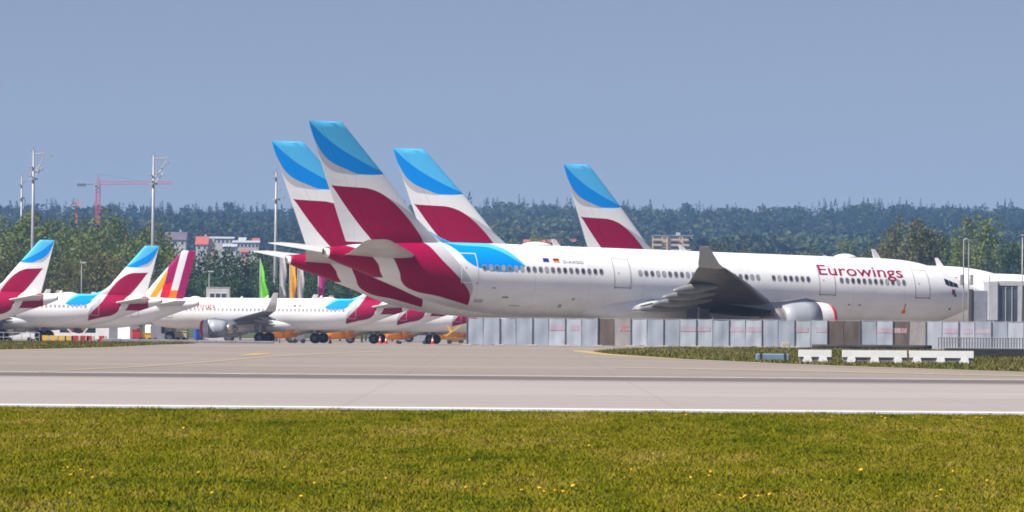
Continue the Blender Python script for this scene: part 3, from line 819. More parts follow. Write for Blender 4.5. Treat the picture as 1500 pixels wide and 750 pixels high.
M['livery'] = mat_livery('airliner_livery')
M['livery_small'] = mat_livery('small_airliner_livery', .64, .67, .40, 11.76)
M['livery_plain'] = mat_livery('plain_airliner_paint', .64, .67, .40, 11.76, False)
M['stripe_fin'] = mat_stripes('striped_fin')
main, MF = build_airliner(A330, 'airliner', M['livery'], True, 'Eurowings')
wide, _ = build_airliner(A330, 'airliner', M['livery'], False, 'Eurowings')
S320 = A320spec()
small, _ = build_airliner(S320, 'airliner', M['livery_small'], False, 'Eurowings')
# emblem and maintenance marks on the near side of the main airliner
for x, z, w, h_, mt in ((55.1, 5.35, .16, .42, 'flag_blue'), (55.26, 5.45, .20, .34, 'flag_red'), (55.30, 5.2, .26, .22, 'flag_blue')):
    MB().add(*strip(MF, x, x + w, z, z + h_, -1, .014, 1, 2)).build('emblem', M[mt], main)
for x, z, w, h_, mt in ((50.4, 3.7, .35, .25, 'beacon'), (50.5, 3.95, .14, .55, 'beacon'), (45.2, 4.2, .2, .12, 'ink'), (46.2, 4.2, .2, .12, 'ink'), (14.2, 3.9, .5, .12, 'ink'), (15.0, 3.3, .9, .07, 'line'), (13.2, 4.6, .3, .1, 'line'), (19.2, 3.3, .3, .25, 'line'), (20.2, 3.9, .25, .16, 'line'), (55.0, 4.1, .2, .2, 'ink'), (12.0, 3.5, .7, .25, 'pane_rim'), (27.0, 4.1, .4, .1, 'line')):
    MB().add(*strip(MF, x, x + w, z, z + h_, -1, .012, 1, 2)).build('skin_mark', M[mt], main)
TIP, TIPS = (-1.64, 17.0), (.40, 11.76)
park(main, 446 - 2.3, 352 - .7, 26.3, 1.0, TIP, 1.15, 352)
tag(main, 'long white airliner in front with claret lettering, behind the blue grey fence', 'airliner', 'wide white airliners with leaf pattern tails')
wl_lab = ['white airliner hidden behind the front one, its fin leftmost of the four large fins',
          'white airliner, fin just right of the front airliner fin, nose beside the boarding bridge',
          'white airliner whose smaller fin rises alone behind the middle of the front airliner']
for i, (px, D, yaw, sc_) in enumerate(((392 - 2, 390, 17, 1.0), (571 - 2, 433, 12, 1.04), (821 - 2, 472, 19, 1.0))):
    o = wide if i == 0 else copy_tree(wide)
    park(o, px, D, yaw, sc_, TIP, 1.15)
    if i == 1: o.scale.x = 1.065                # the longer version of the type
    if i == 2:
        for ch in [c for c in o.children if c.name.split('.')[0] in ('radome', 'antenna')]: bpy.data.objects.remove(ch)
    if i:                                       # these carry the taller fin
        for ch in o.children:
            if ch.name.split('.')[0] in ('fin', 'rudder'):
                zt_ = (ztop(*((571, 219) if i == 1 else (821, 242)), D) - o.location.z - 7.9 * sc_) / ((17.0 - 7.9) * sc_); ch.scale = (1.0, 1.0, zt_); ch.location = (0, 0, 7.9 * (1 - zt_))
    tag(o, wl_lab[i], 'airliner', 'wide white airliners with leaf pattern tails')
sm_lab = ['white narrow airliner, its blue and claret fin nearest the left border',
          'white narrow airliner, its blue and claret fin between the leftmost and the striped fin',
          'white narrow airliner with magenta and white striped fin over yellow bands',
          'white narrow airliner with grey engine and upturned winglet, right of the striped fin',
          'white narrow airliner with orange wrapped engine, mostly hidden, first behind the whole narrow airliner',
          'white narrow airliner with orange wrapped engine, second behind the whole narrow airliner',
          'white narrow airliner with orange wrapped engine, third behind the whole narrow airliner',
          'white narrow airliner with orange wrapped engine, rearmost of the row under the big tails']
def reslot(o, mat):
    o.material_slots[0].link = 'OBJECT'; o.material_slots[0].material = mat
# columns of the fin corner; the later ones are set by where their main wheels stand
sp = [(80, 534, 180, None), (233, 562, 180, None), (287, 590, 178, None), (None, 598, 174, 381), (None, 628, 174, 462), (None, 657, 174, 548), (None, 686, 174, 630), (None, 715, 174, 712)]
for i, (px, D, yaw, gearpx) in enumerate(sp):
    o = small if i == 0 else copy_tree(small)
    if px is not None: park(o, px - 1, D, yaw, 1.0, TIPS, 0, D)
    else:
        gx = S320['gear'][0]; a = R(yaw)
        # near main wheel over the photo column
        X, Y = at(gearpx, D), D
        ly = S320['gear'][1]
        o.location = (X - math.cos(a) * gx + math.sin(a) * ly, Y - math.sin(a) * gx - math.cos(a) * ly, 0)
        o.location.z = gz(Y, X) + .016
        o.rotation_euler = (0, 0, a)
    tag(o, sm_lab[i], 'airliner', 'narrow white airliners parked on the apron')
    for ch in o.children_recursive:
        nm = ch.name.split('.')[0]
        if i == 2:
            if nm in ('fin', 'rudder'): reslot(ch, M['stripe_fin'])
            if nm in ('fuselage', 'door'): reslot(ch, M['livery_plain'])
        if i >= 4 and nm in ('engine_cowl', 'intake_cowl', 'intake_cover', 'nozzle'): reslot(ch, M['orange_cover'])
# ------------------------------------------------------------------ vegetation
def mat_leaf(name, dark, mid, light, trans=0.25):
    n = NT(name)
    a = n.new('ShaderNodeAttribute'); a.attribute_name = 'tint'
    i = n.new('ShaderNodeObjectInfo')
    f = n.m('ADD', n.m('MULTIPLY', a.outputs['Fac'], 0.8), n.m('MULTIPLY', i.outputs['Random'], 0.2))
    c = n.ramp(f, [(0.08, dark), (0.5, mid), (0.95, light)])
    n.done(c, 0.75, 0, 0.15)
    tr = n.new('ShaderNodeBsdfTranslucent'); n.put(tr.inputs[0], c)
    mx = n.new('ShaderNodeMixShader'); mx.inputs[0].default_value = trans
    n.t.links.new(n.bsdf.outputs[0], mx.inputs[1]); n.t.links.new(tr.outputs[0], mx.inputs[2])
    n.t.links.new(mx.outputs[0], n.t.nodes['Material Output'].inputs[0])
    return n.mat
M['leaf_green'] = mat_leaf('leaf_green', (0.085, 0.118, 0.026), (0.140, 0.175, 0.034), (0.200, 0.228, 0.046))
M['leaf_olive'] = mat_leaf('leaf_olive', (0.080, 0.085, 0.026), (0.150, 0.145, 0.042), (0.220, 0.190, 0.060))
M['leaf_dark'] = mat_leaf('leaf_dark', (0.028, 0.056, 0.022), (0.056, 0.096, 0.032), (0.092, 0.130, 0.040))
M['forest'] = mat_leaf('forest_leaf', (0.012, 0.026, 0.022), (0.032, 0.052, 0.032), (0.100, 0.122, 0.042), 0.2)
M['bark'] = plain('bark', (0.085, 0.065, 0.05), 0.9, 0, 0.3, 2)
def leaf_quads(c, size, r, flat=0.0):
    """random small quads round centres c"""
    n = len(c)
    a = r.normal(size=(n, 3)); a /= np.linalg.norm(a, axis=1)[:, None]
    b = r.normal(size=(n, 3)); b -= a * (a * b).sum(1)[:, None]; b /= np.linalg.norm(b, axis=1)[:, None]
    s = (size * r.uniform(0.6, 1.4, n))[:, None]
    a *= s; b *= s * r.uniform(0.5, 0.9, (n, 1))
    return np.stack([c - a, c - b * .8, c + a, c + b], 1)
def crown_points(seed, n, kind):
    r = np.random.default_rng(seed)
    if kind == 'conifer':
        t = r.uniform(0, 1, n) ** 0.72; a = r.uniform(0, 6.283, n)
        lay = 0.72 + 0.28 * np.sin(t * 40)
        rad = (1 - t) * 0.26 * lay * np.sqrt(r.uniform(0.25, 1, n)) + 0.008
        p = np.stack([rad * np.cos(a), rad * np.sin(a), 0.10 + 0.90 * t - rad * .25], 1)
        return p, np.clip(0.22 + r.normal(0, .12, n), 0, 1)
    ncl = {'round': 26, 'wide': 34, 'tall': 30, 'tiny': 9}[kind]
    cx = []
    for i in range(ncl):
        while True:
            q = r.uniform(-1, 1, 3)
            if 0.12 < (q ** 2).sum() < 1: break
        cx.append(q)
    cx = np.array(cx)
    ex = {'round': (.30, .30, .36), 'wide': (.40, .40, .33), 'tall': (.21, .21, .40), 'tiny': (.30, .30, .38)}[kind]
    zc = {'round': .60, 'wide': .62, 'tall': .56, 'tiny': .56}[kind]
    cr = r.uniform(.09, .17, ncl) * (1.25 if kind == 'tiny' else 1)
    bright = r.uniform(-.16, .16, ncl)
    w = r.integers(0, ncl, n)
    d = r.normal(size=(n, 3)); d /= np.linalg.norm(d, axis=1)[:, None]
    d *= (r.uniform(0.35, 1, n) ** .5)[:, None]
    p = cx[w] * np.array(ex) + d * cr[w][:, None] + np.array([0, 0, zc])
    p[:, 2] = np.maximum(p[:, 2], .10)
    return p, np.clip(.5 + bright[w] + r.normal(0, .10, n), 0, 1)
def crown_mesh(name, seed, n, kind, size):
    p, t = crown_points(seed, n, kind)
    r = np.random.default_rng(seed + 1)
    q = leaf_quads(p, np.full(n, size), r)
    q[:, :, 2] = p[:, None, 2] + (q[:, :, 2] - p[:, None, 2]) * .6
    return raw_mesh(name, q.reshape(-1, 3), np.arange(n * 4).reshape(n, 4), t)
def trunk_mesh(seed, kind):
    r = random.Random(seed); m = MB()
    m.tube([(0, 0, -.03), (r.uniform(-.01, .01), 0, .2), (r.uniform(-.02, .02), r.uniform(-.02, .02), .45), (0, 0, .72)], .020, 7, .006)
    if kind != 'conifer':
        for i in range(6):
            a = r.uniform(0, 6.28); h_ = r.uniform(.22, .5); l_ = r.uniform(.15, .26)
            m.tube([(0, 0, h_), (math.cos(a) * l_ * .5, math.sin(a) * l_ * .5, h_ + .13), (math.cos(a) * l_, math.sin(a) * l_, h_ + .24)], .010, 5, .003)
    return m.mesh('trunk')
CROWN = {k: [(crown_mesh('crown', 40 + i * 7 + j, nq, k, sz), trunk_mesh(i + j, k)) for i in range(nv)] for j, (k, nv, nq, sz) in enumerate((('round', 3, 2600, .024), ('wide', 3, 3000, .024), ('tall', 2, 2200, .022), ('conifer', 2, 1800, .020)))}
for k_ in CROWN:
    for c_, t_ in CROWN[k_]: t_.materials.append(M['bark'])
def tree(kind, var, px, ytop, D, wid, mat, label, group, name='tree'):
    x = at(px, D); g = hz(x, D); H_ = ztop(px, ytop, D) - g
    t = empty(name, (x, D, g), rnd.uniform(0, 6.28))
    w = wid / FPX * D / {'round': .86, 'wide': 1.05, 'tall': .66, 'conifer': .5}[kind]
    t.scale = (w, w, H_)
    c_, t_ = CROWN[kind][var % len(CROWN[kind])]
    o = link('crown', c_, None, t)
    if not c_.materials: c_.materials.append(M['leaf_green'])
    o.material_slots[0].link = 'OBJECT'; o.material_slots[0].material = M[mat]
    link('trunk', t_, None, t)
    return tag(t, label, 'tree', group)
i = 0
for px, yt, D, w, kd, mt in ((-60, 312, 930, 110, 'round', 'leaf_green'), (-20, 309, 960, 66, 'wide', 'leaf_green'), (18, 307, 930, 62, 'round', 'leaf_green'), (52, 305, 950, 66, 'wide', 'leaf_green'), (84, 303, 970, 60, 'round', 'leaf_green'), (112, 309, 930, 58, 'wide', 'leaf_green'), (146, 307, 950, 66, 'round', 'leaf_green'), (172, 314, 940, 52, 'wide', 'leaf_green'), (206, 323, 930, 60, 'round', 'leaf_green'), (226, 319, 960, 44, 'tall', 'leaf_green'), (242, 334, 930, 44, 'round', 'leaf_green'), (0, 332, 905, 70, 'wide', 'leaf_green'), (66, 334, 905, 74, 'round', 'leaf_green'), (130, 336, 900, 72, 'wide', 'leaf_green'), (190, 344, 900, 70, 'round', 'leaf_green'), (236, 356, 900, 60, 'wide', 'leaf_green')):
    tree(kd, i, px, yt, D, w * 1.45, mt, 'tall green tree in the dense belt behind the left light masts', 'trees of the dense left belt'); i += 1
for px, yt, D, w in ((-30, 372, 800, 70), (16, 358, 790, 72), (58, 372, 780, 58), (96, 376, 790, 56), (138, 354, 800, 68), (176, 372, 790, 56), (205, 380, 780, 60)):
    tree('wide', i, px, yt, D, w * 1.25, 'leaf_olive', 'low olive brown tree in front of the dense left belt, above the left tails', 'olive trees above the left tails'); i += 1
for px, yt, D, w in ((252, 378, 850, 60), (290, 368, 870, 60), (322, 362, 860, 66), (352, 366, 880, 60), (382, 362, 860, 60), (420, 364, 880, 60), (458, 362, 860, 62), (498, 370, 870, 60), (536, 368, 880, 64), (575, 372, 870, 62), (275, 404, 820, 60), (340, 398, 820, 70), (400, 396, 820, 64), (470, 398, 820, 70), (530, 402, 820, 64)):
    tree(('round', 'wide')[i % 2], i, px, yt, D, w * 1.3, 'leaf_dark', 'dark green tree of the row behind the flags and narrow airliners', 'dark trees behind the flags'); i += 1
for px, yt, D, w, kd, mt, lab in ((1284, 346, 900, 58, 'round', 'leaf_olive', 'small olive tree left of the tallest trees at right'),
                             (1312, 316, 910, 62, 'round', 'leaf_olive', 'olive tree, left one of the tallest pair above the airliner nose'),
                             (1350, 305, 900, 84, 'round', 'leaf_olive', 'tallest olive tree above the airliner nose at right'),
                             (1378, 334, 930, 52, 'round', 'leaf_dark', 'dark tree squeezed between tallest olive tree and round green tree'),
                             (1402, 338, 880, 60, 'round', 'leaf_green', 'smaller green tree leaning on the left of the round green tree'),
                             (1434, 316, 890, 108, 'wide', 'leaf_green', 'broad round green tree behind the arched lamp post'),
                             (1482, 344, 880, 70, 'round', 'leaf_dark', 'dark green tree above the boarding bridge roof'),
                             (1530, 340, 890, 80, 'wide', 'leaf_olive', 'olive tree at the right border behind the boarding bridge'),
                             (1600, 344, 890, 80, 'wide', 'leaf_green', 'green tree beyond the right border'),
                             (1050, 347, 1000, 60, 'wide', 'leaf_olive', 'round olive tree just right of the yellow apartment block'),
                             (1088, 356, 1000, 52, 'round', 'leaf_olive', 'lower olive tree beside the round one right of the apartment block')):
    tree(kd, i, px, yt, D, w, mt, lab, 'trees behind the front airliner nose' if px > 1200 else 'olive trees by the apartment block'); i += 1
# trees on the lower slope in front of the forest
for px, yt, D, w, mt in ((700, 352, 1500, 60, 'leaf_green'), (745, 344, 1500, 64, 'leaf_green'), (790, 342, 1550, 60, 'leaf_green'), (650, 350, 1500, 60, 'leaf_dark'), (1140, 366, 1500, 60, 'leaf_green'), (1190, 358, 1500, 66, 'leaf_green'), (1240, 350, 1500, 60, 'leaf_green'), (930, 356, 1500, 40, 'leaf_dark'), (1030, 362, 1500, 50, 'leaf_dark'), (600, 352, 1500, 60, 'leaf_green'), (860, 352, 1600, 50, 'leaf_green'), (900, 350, 1600, 46, 'leaf_dark')):
    tree(('round', 'wide')[i % 2], i, px, yt, D, w, mt, 'green tree on the lower slope in front of the hill forest', 'trees on the lower slope'); i += 1
# the forest on the hill reads as one mass
def forest():
    r = np.random.default_rng(3)
    base = {}
    for kd, n_, sz in (('tiny', 190, .066), ('conifer', 110, .052)):
        base[kd] = []
        for v in range(4):
            p, t = crown_points(200 + v, n_, kd)
            base[kd].append((leaf_quads(p, sz * (1.15 - .8 * p[:, 2] if kd == 'conifer' else np.ones(n_)), r).reshape(-1, 3), t))
    co = []; tn = []
    y = 1750.0
    while y < 3420:
        half = 0.128 * y + 60
        x = -half
        while x < half:
            xx = x + r.uniform(-5, 5); yy = y + r.uniform(-12, 12)
            px = 750 + xx / yy * FPX
            patch = math.sin(xx * .013 + 1) + math.sin(yy * .006 + xx * .004) + r.normal(0, .55)
            clear = yy < 2330 and 90 < px < 260 and abs(px - 142) < 12 or yy < 2150 and (200 < px < 420 or 740 < px < 860) or yy < 2560 and 935 < px < 1030
            skip = clear or (yy < 2100 and r.uniform() < .3)
            if not skip:
                kd = 'conifer' if (patch < -.75 or yy > 3100 and r.uniform() < .5) else 'tiny'
                h = r.uniform(17, 24.5) if kd == 'conifer' else r.uniform(15, 21)
                if yy > 3200 and r.uniform() < .03: h *= 1.22
                q, t = base[kd][r.integers(0, 4)]
                a = r.uniform(0, 6.28); c_, s_ = math.cos(a), math.sin(a)
                ws = h * (1.0 if kd == 'conifer' else r.uniform(1.0, 1.5))
                co.append(np.stack([(q[:, 0] * c_ - q[:, 1] * s_) * ws + xx, (q[:, 0] * s_ + q[:, 1] * c_) * ws + yy, q[:, 2] * h + hz(xx, yy) - 1.0], 1))
                lift = r.normal(0, .13) + (.28 if (kd == 'tiny' and patch > .7) else 0)
                tn.append(np.clip(t + lift - (.05 if kd == 'conifer' else .02), 0, 1))
            x += 13 * (y / 2500) ** .5
        y += 26 * (y / 2500) ** .5
    co = np.concatenate(co); tn = np.concatenate(tn)
    me = raw_mesh('forest', co, np.arange(len(co)).reshape(-1, 4), tn)
    print('forest quads', len(co) // 4)
    return tag(link('forest', me, M['forest']), 'blue green mixed forest covering the hill along the horizon', 'forest', kind='stuff')
forest()

# ------------------------------------------------------------------ haze
hv = bpy.data.materials.new('haze'); hv.use_nodes = True
for n in list(hv.node_tree.nodes):
    if n.type == 'BSDF_PRINCIPLED': hv.node_tree.nodes.remove(n)
pv = hv.node_tree.nodes.new('ShaderNodeVolumePrincipled')
pv.inputs['Color'].default_value = (0.30, 0.56, 1.0, 1)
pv.inputs['Density'].default_value = HAZE
pv.inputs['Anisotropy'].default_value = 0.0
hv.node_tree.links.new(pv.outputs[0], hv.node_tree.nodes['Material Output'].inputs['Volume'])
tag(MB().box(-1300, 1300, -60, 4100, -5, 128).build('haze', hv), 'thin blue haze over the airfield and hill', 'haze', kind='stuff')

# ------------------------------------------------------------------ far houses
M['plaster'] = plain('white_plaster', (0.50, 0.48, 0.46), 0.8)
M['plaster_y'] = plain('yellow_plaster', (0.72, 0.44, 0.11), 0.8, 0, .06)
M['plaster_p'] = plain('pink_plaster', (0.62, 0.36, 0.33), 0.8)
M['plaster_b'] = plain('buff_plaster', (0.66, 0.46, 0.22), 0.8)
M['roof_red'] = plain('red_roof_tiles', (0.42, 0.10, 0.07), 0.8, 0, .2, .4)
M['roof_dark'] = plain('dark_roof_tiles', (0.13, 0.10, 0.13), 0.8, 0, .2, .4)
M['roof_grey'] = plain('grey_roof', (0.42, 0.42, 0.45), 0.7)
M['pane'] = plain('house_glass', (0.06, 0.07, 0.09), 0.2)
M['frame'] = plain('white_frame', (0.7, 0.7, 0.7), 0.6)
M['wood'] = plain('brown_wood', (0.20, 0.12, 0.07), 0.7)
def house(px0, px1, yr, ye, D, dep, wall, roof, label, gable_side=False, nwin=4, floors=2, rz=0.0):
    xa, xb = at(px0, D), at(px1, D); zr, ze = ztop((px0 + px1) / 2, yr, D), ztop((px0 + px1) / 2, ye, D)
    xc = (xa + xb) / 2; g = min(hz(xc, D), hz(xc, D + dep)) ; w = (xb - xa) / 2
    t = empty('house', (xc, D + dep / 2, g), rz); H_ = ze - g; Rf = zr - ze; d = dep / 2
    wl_ = MB().box(-w, w, -d, d, -1.0, H_).build('wall', M[wall], t)
    ov = .4
    m = MB()
    if Rf > .6:
        if not gable_side: v = [(-w - ov, -d - ov, H_ - .1), (w + ov, -d - ov, H_ - .1), (w + ov, d + ov, H_ - .1), (-w - ov, d + ov, H_ - .1), (-w - ov, 0, H_ + Rf), (w + ov, 0, H_ + Rf)]; f = [(0, 1, 5, 4), (2, 3, 4, 5), (0, 4, 3), (1, 2, 5), (3, 2, 1, 0)]
        else: v = [(-w - ov, -d - ov, H_ - .1), (w + ov, -d - ov, H_ - .1), (w + ov, d + ov, H_ - .1), (-w - ov, d + ov, H_ - .1), (0, -d - ov, H_ + Rf), (0, d + ov, H_ + Rf)]; f = [(0, 1, 4), (1, 2, 5, 4), (2, 3, 5), (3, 0, 4, 5), (3, 2, 1, 0)]
        m.add(v, f)
    else: m.box(-w - ov, w + ov, -d - ov, d + ov, H_ + .02, H_ + .02 + max(.3, Rf))
    rf = m.build('roof', M[roof], t)
    if Rf > 2: MB().box(w * .3, w * .3 + .8, d * .2, d * .2 + .8, H_ + Rf * .3, H_ + Rf + .9).build('chimney', M['plaster'], rf)
    fh = 2.9
    for fl in range(floors):
        zt = H_ - .7 - fl * fh
        if zt < .8: break
        for k_ in range(nwin):
            xw = -w + (k_ + .5) * 2 * w / nwin
            o = MB().box(xw - .65, xw + .65, -d - .06, -d + .02, zt - 1.4, zt).build('window', M['frame'], t)
            MB().box(xw - .52, xw + .52, -d - .09, -d - .061, zt - 1.28, zt - .12).build('pane', M['pane'], o)
    MB().box(-w + .3, -w + 1.3, -d - .08, -d + .02, 0, 2.1).build('door', M['wood'], t)
    return tag(t, label, 'house', 'houses on the slope behind the trees')
house(241, 271, 339.5, 351, 1950, 10, 'plaster', 'roof_dark', 'white house with dark purple roof above the striped tail', False, 3, 3)
house(286, 303, 346, 358, 1980, 12, 'plaster', 'roof_red', 'white house with steep bright red roof right of the dark roofed one', False, 2, 3)
house(303, 312, 351, 360, 2000, 10, 'plaster_p', 'roof_dark', 'small pink house with dark roof between red roof and long white building', True, 1, 2)
house(304, 341, 346.5, 349, 2080, 9, 'plaster', 'roof_grey', 'thin white flat building behind the red roofed house', False, 6, 1)
house(326, 345, 357, 361, 1960, 10, 'plaster', 'roof_grey', 'white low wing left of the long white building', False, 3, 2)
house(340, 378, 352, 355, 2000, 12, 'plaster', 'roof_grey', 'long white flat roofed building on the slope left of the big tails', False, 7, 2)
house(349, 358, 347.5, 352, 2030, 8, 'plaster', 'roof_grey', 'white box shaped upper storey behind the long white building', False, 1, 2)
house(369, 378, 348.5, 352.5, 2030, 8, 'plaster_p', 'roof_red', 'small house with pink red roof at the right end of the long building', False, 1, 1)
house(352, 362, 365, 369, 1900, 8, 'plaster_p', 'roof_red', 'low pink house below the long white building', False, 2, 1)
house(103, 111, 339, 343, 1700, 9, 'plaster', 'roof_red', 'orange red roof peeking out of the left tree belt', False, 2, 1)
house(176, 184, 341, 346, 1700, 9, 'plaster_p', 'roof_red', 'small red roof among trees left of the second light mast', False, 2, 1)
house(767, 812, 350.5, 355, 2150, 12, 'plaster_p', 'roof_red', 'long house with dull red roof left of the small fin', False, 8, 2)
house(815, 848, 350, 354.5, 2180, 12, 'plaster', 'roof_red', 'red roofed house partly hidden by the smallest fin', False, 6, 2)
# yellow apartment block
def apartment():
    D = 2480; xa, xb = at(955, D), at(1013.5, D); zt = ztop(985, 344.5, D)
    xc = (xa + xb) / 2; g = hz(xc, D) - 1; w = (xb - xa) / 2; H_ = zt - g
    t = empty('apartment_block', (xc, D, g))
    MB().box(-w, w, 0, 12, 0, H_ - .3).build('wall', M['plaster_y'], t)
    MB().box(-w - .3, w + .3, -.3, 12.3, H_ - .298, H_).build('roof', M['roof_grey'], t)
    MB().box(-w * .24, -w * .12, -1.2, -.01, 0, H_ + .4).build('stair_tower', M['roof_dark'], t)
    MB().box(w * .2, w * .4, 4, 7, H_ + .01, H_ + 1.6).build('roof_hut', M['roof_grey'], t)
    for fl in range(5):
        z = H_ - 3.0 - fl * 2.85
        if z < .3: break
        for x0_, x1_ in ((-.98, -.55), (-.08, .34), (.52, .95)):
            b = MB().box(w * x0_, w * x1_, -1.5, -.02, z, z + .14).box(w * x0_, w * x1_, -1.5, -1.4, z + .141, z + 1.05).build('balcony', M['plaster_b'], t)
            MB().box(w * x0_ + .15, w * x1_ - .15, -.05, -.012, z + .2, z + 2.3).build('balcony_door', M['pane'], b)
        for x0_ in (-.45, -.36, .42):
            o = MB().box(w * x0_ - .5, w * x0_ + .5, -.06, -.01, z + .9, z + 2.1).build('window', M['frame'], t)
            MB().box(w * x0_ - .4, w * x0_ + .4, -.09, -.061, z + 1.0, z + 2.0).build('pane', M['pane'], o)
    tag(t, 'yellow apartment block with white balconies in front of the hill forest', 'building')
apartment()

# ------------------------------------------------------------------ masts, cranes, lamps, flags
M['galv'] = plain('galvanised_steel', (0.33, 0.33, 0.345), 0.5, 0.3, .12, .3)
M['galv_dark'] = plain('dark_steel', (0.20, 0.20, 0.21), 0.5, 0.3)
M['lamp_glass'] = plain('floodlight_glass', (0.4, 0.4, 0.42), 0.2)
M['crane_red'] = plain('crane_red', (0.62, 0.03, 0.06), 0.6)
M['crane_orange'] = plain('crane_orange', (0.70, 0.17, 0.04), 0.6)
def mast(px, ytop, D, label, arm, heads):
    x = at(px, D); g = hz(x, D); zt = ztop(px, ytop, D) - g
    t = empty('light_mast', (x, D, g))
    MB().tube([(0, 0, -.5), (0, 0, zt * .5), (0, 0, zt)], .52, 12, .16).build('pole', M['galv'], t, True)
    MB().tube([(-.6, 0, zt * .995), (.4, 0, zt * .995)], .08, 6).tube([(0, 0, zt * .995), (0, 0, zt + .6)], .05, 6).build('lightning_rod', M['galv_dark'], t)
    if arm:
        o = MB().tube([(0, 0, zt - .7), (arm, 0, zt - .55)], .10, 6).tube([(0, 0, zt - 4.2), (arm * .62, 0, zt - 2.4), (arm, 0, zt - .6)], .10, 6).tube([(0, 0, zt - 5.2), (arm * .75, 0, zt - 3.0)], .09, 6)
        for q in (.3, .55, .8): o.tube([(arm * q, 0, zt - .65), (arm * q, 0, zt - 4.2 + q * 3.4)], .05, 5)
        o.build('bracket', M['galv'], t)
    for hx, hz_ in heads:
        o = MB().box(hx - .3, hx + .3, -.4, .1, zt + hz_ - .2, zt + hz_ + .2, .06).build('floodlight', M['galv_dark'], t)
        MB().box(hx - .24, hx + .24, -.43, -.401, zt + hz_ - .15, zt + hz_ + .15).build('lens', M['lamp_glass'], o)
    MB().tube([(0, 0, zt - 5.2), (0, 0, zt - 4.9)], .75, 12).build('ring', M['galv'], t)
    return tag(t, label, 'light mast', 'tall apron light masts')
mast(47, 220, 800, 'tall grey light mast with triangular bracket above the leftmost fin', 2.0, [(-.6, -4.4), (.8, -3.6), (1.4, -3.3), (-.5, -2.9), (3.0, -.9)])
mast(223, 227, 800, 'tall grey light mast rising from behind the second narrow fin', 2.4, [(-.6, -3.4), (.7, -3.2), (1.5, -2.2), (2.3, -1.4), (-.4, -4.6)])
mast(403, 252, 840, 'tall plain grey light mast beside the green flag', 0, [(.6, -3.2), (1.3, -4.6), (-.4, -1.0)])
mast(30, 258, 1050, 'thin distant light mast left of the tallest left mast', 0, [(.5, -1.2), (-.5, -2.0)])
def crane(px, ytop, yj, pxa, pxb, D, mat, label, tw):
    x = at(px, D); g = hz(x, D); zt = ztop(px, ytop, D) - g; zj = ztop(px, yj, D) - g
    a, b = at(pxa, D) - x, at(pxb, D) - x
    t = empty('tower_crane', (x, D, g))
    m = MB(); hw = tw / 2
    for sx in (-1, 1):
        for sy in (-1, 1): m.box(sx * hw - .12, sx * hw + .12, sy * hw - .12, sy * hw + .12, -.5, zj)
    z = 0
    while z < zj - tw:
        for sy in (-1, 1): m.tube([(-hw, sy * hw, z), (hw, sy * hw, z + tw)], .10, 4).tube([(hw, sy * hw, z), (-hw, sy * hw, z + tw)], .10, 4)
        z += tw
    m.build('mast', M[mat], t)
    m = MB().tube([(0, -.7, zj), (b, -.7, zj + b * .015)], .13, 5).tube([(0, .7, zj), (b, .7, zj + b * .015)], .13, 5).tube([(0, 0, zj + 1.5), (b * .97, 0, zj + 1.2 + b * .015)], .11, 5)
    nseg = max(4, int(abs(b) / 2))
    for i_ in range(nseg):
        p, q = b * i_ / nseg, b * (i_ + .5) / nseg
        m.tube([(p, -.7, zj + p * .015), (q, 0, zj + 1.4), (b * (i_ + 1) / nseg, -.7, zj + b * (i_ + 1) / nseg * .015)], .08, 4)
    m.build('jib', M[mat], t)
    MB().tube([(0, -.7, zj), (a, -.7, zj)], .18, 5).tube([(0, .7, zj), (a, .7, zj)], .18, 5).build('counter_jib', M['galv_dark'], t)
    MB().box(a, a * .6, -.8, .8, zj - 1.0, zj + .4, .1).build('counterweight', M['galv_dark'], t)
    MB().tube([(-.8, 0, zj), (0, 0, zt), (.8, 0, zj)], .22, 5).build('apex', M[mat], t)
    MB().tube([(0, 0, zt), (b * .6, 0, zj + 1.5)], .06, 4).tube([(0, 0, zt), (a * .9, 0, zj)], .06, 4).build('pendant', M['galv_dark'], t)
    o = MB().box(-1.7, -.2, -1.6, -.2, zj - 2.2, zj - .1, .1).build('cab', M['plaster'], t)
    MB().box(-1.5, -.4, -1.64, -1.61, zj - 1.5, zj - .5).build('pane', M['pane'], o)
    tag(t, label, 'crane')
crane(142, 254, 270, 111, 252, 2300, 'crane_red', 'red tower crane with long pale jib above the left trees', 2.0)
crane(110, 291, 300, 102, 119, 2300, 'crane_orange', 'small orange crane left of the red tower crane', 1.0)
def lamp(px, ytop, D, label):
    x = at(px, D); g = hz(x, D); zt = ztop(px, ytop, D) - g
    t = empty('lamp_post', (x, D, g))
    MB().tube([(0, 0, -.2), (0, 0, zt)], .13, 8, .08).build('pole', M['galv_dark'], t, True)
    MB().box(-.2, .75, -.25, .25, zt - .1, zt + .14, .05).build('lamp_head', M['lamp_glass'], t)
    tag(t, label, 'lamp post', 'small lamp posts behind the airliners')
lamp(119, 385, 745, 'slim dark lamp post above the fuselage of the left airliners')
lamp(306, 398, 745, 'slim lamp post above the white site cabin')
M['flag_green'] = plain('green_cloth', (0.16, 0.62, 0.02), 0.7)
M['flag_grey'] = plain('pale_grey_cloth', (0.50, 0.47, 0.48), 0.7)
M['flag_orange'] = plain('orange_cloth', (0.80, 0.36, 0.02), 0.7)
M['flag_magenta'] = plain('magenta_cloth', (0.52, 0.02, 0.20), 0.7)
